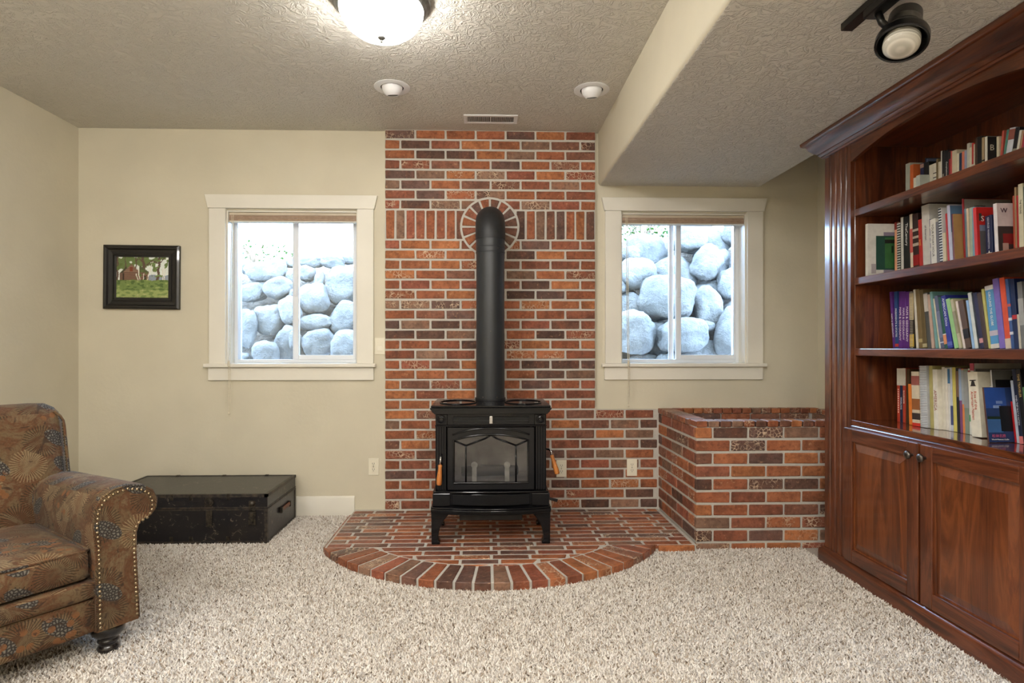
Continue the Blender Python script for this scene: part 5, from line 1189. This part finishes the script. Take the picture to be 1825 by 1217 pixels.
    (3, 2.2832, 0.0073, 0.271, 0.0364, 1.985, (128, 126, 124), 'slim grey leaning booklet left of a thick cream textbook', {}),
    (3, 2.262, 0.0468, 0.258, 0.0852, 1.95, (218, 212, 192), 'thick cream textbook titled Rise of the American Nation with a bell emblem', {'t': [('Rise of the', (186, 70, 46), 0.42, 0.7, 0.3, 0.66), ('American Nation', (186, 70, 46), 0.26, 0.7, 0.3, 0.34)], 'bell': 0.83}),
    (3, 2.2136, 0.0093, 0.267, 0.0852, 2.03, (30, 30, 30), 'tall black book behind the cream textbook on the counter shelf', {'t': [('AMERICAN', (220, 218, 210), 0.7, 0.97, 0.6)]}),
    (3, 2.2028, 0.0063, 0.206, 0.0852, 1.985, (190, 192, 196), 'slim silver grey leaning magazine left of the blue guide', {}),
    (3, 2.1951, 0.0064, 0.269, 0.0852, 1.985, (206, 204, 204), 'tall white-spined book with a grey photo cover behind the blue guide', {'dp': 0.2, 'art': [(0.0, 0.99, 0.005, 0.995, (112, 112, 108)), (0.06, 0.38, 0.66, 0.86, (34, 34, 36)), (0.06, 0.32, 0.6, 0.66, (168, 168, 162))], 'ct': [('S', (36, 36, 38), 0.42, 0.84, 0.12, 0.16)]}),
    (3, 2.122, 0.0073, 0.207, 0.1214, 1.89, (84, 52, 38), 'blue World Famous guidebook with a lake photo on its cover', {'dp': 0.175, 'art': [(0.0, 0.995, 0.004, 0.996, (38, 56, 98)), (0.005, 0.461, 0.62, 0.99, (40, 72, 140)), (0.164, 0.329, 0.62, 0.67, (120, 140, 180)), (0.235, 0.376, 0.7, 0.75, (110, 130, 176)), (0.009, 0.376, 0.42, 0.47, (30, 44, 34)), (0.009, 0.329, 0.18, 0.42, (56, 92, 140)), (0.291, 0.99, 0.2, 0.66, (20, 22, 26))], 'ct': [('World Famous Guilin', (216, 216, 220), 0.24, 0.055, 0.38, 0.04), ('桂林名胜', (176, 80, 112), 0.22, 0.12, 0.32, 0.06)]}),
    (3, 2.1114, 0.0073, 0.154, 0.1214, 1.985, (170, 24, 30), 'short bright red book right of the lake-cover guide', {}),
    (3, 2.1026, 0.0103, 0.234, 0.1214, 1.985, (176, 184, 200), 'pale lavender leaning booklet on the counter shelf', {}),
    (3, 2.0909, 0.0142, 0.276, 0.1214, 1.985, (30, 36, 58), 'navy leaning book titled WHEN THEY BUILT A NATION', {'t': [('WHEN THEY BUILT A NATION', (216, 218, 226), 0.22, 0.68, 0.4)], 'bands': [(0.0, 0.1, (206, 120, 120))]}),
    (3, 2.0751, 0.0172, 0.277, 0.1214, 1.985, (28, 28, 30), 'black leaning book titled TIME TRAVELER in gold', {'t': [('TIME TRAVELER', (212, 178, 112), 0.6, 0.96, 0.5)]}),
    (3, 2.0564, 0.0083, 0.212, 0.1214, 1.985, (86, 130, 80), 'thin green leaning booklet beyond the TIME TRAVELER book', {}),
    (0, 2.6248, 0.0075, 0.194, 0, 2.04, (24, 34, 52), 'dark navy hardback behind the tiny cream booklet, top shelf', {'dp': 0.12}),
    (0, 2.6163, 0.0075, 0.188, 0, 2.04, (92, 102, 130), 'slate blue hardback behind the small grey booklet, top shelf', {'dp': 0.12})]: book(*rec)
for r_ in (bc, hearth, bin_):
    rebase(r_, {'bookcase': (2.05, 2.31, 0), 'brick_hearth': (.1, 3.5, 0), 'firewood_box': (1.75, 3.58, 0)}[r_.name])

# ------------------------------------------------------------------ carpet pile (geometry, one colour per tuft)
import numpy as np
rg = np.random.default_rng(3); st = .0076
gx, gy = np.meshgrid(np.arange(XL + .02, 1.80, st), np.arange(1.15, D - .02, st))
px = gx.ravel() + rg.uniform(-.5, .5, gx.size) * st; py = gy.ravel() + rg.uniform(-.5, .5, gx.size) * st
ok = ~((px > TX0) & (px < TX1) & (py > TY0) & (py < TY1)) & ~((px > BX) & (py > BY)) & ~((px > HA) & (px < HB) & (py > HF)) & ~(((px - HCn[0]) ** 2 + (py - HCn[1]) ** 2 < (HRo + .004) ** 2) & (py <= HF)) & ~((py > D - .016) | (px < XL + .016))
px, py = px[ok], py[ok]; n = len(px)
hgt = rg.uniform(.006, .0125, n); an = rg.uniform(0, 2 * np.pi, n); rad = rg.uniform(.003, .0047, n); lx = rg.normal(0, .005, n); ly = rg.normal(0, .005, n)
V = np.zeros((n, 4, 3)); 
for k in range(3):
    V[:, k, 0] = px + rad * np.cos(an + k * 2.0944); V[:, k, 1] = py + rad * np.sin(an + k * 2.0944); V[:, k, 2] = .0005
V[:, 3, 0] = px + lx; V[:, 3, 1] = py + ly; V[:, 3, 2] = hgt
F_ = (np.arange(n)[:, None, None] * 4 + np.array([[0, 1, 3], [1, 2, 3], [2, 0, 3]])[None]).reshape(-1, 3)
me = bpy.data.meshes.new('carpet_pile'); me.from_pydata(V.reshape(-1, 3).tolist(), [], F_.tolist())
tones = np.array([lin(226, 221, 214), lin(212, 205, 196), lin(196, 186, 174), lin(160, 145, 128), lin(112, 98, 84)]); pr_ = [.44, .30, .15, .075, .035]
col = tones[rg.choice(5, n, p=pr_)]
ca = me.color_attributes.new('tuft', 'FLOAT_COLOR', 'POINT'); ca.data.foreach_set('color', np.repeat(col, 4, axis=0).ravel())
me.materials.append(pile_m); cp = bpy.data.objects.new('carpet_pile', me); C.objects.link(cp); cp.parent = bpy.data.objects['floor']; tag(cp, kind='stuff')
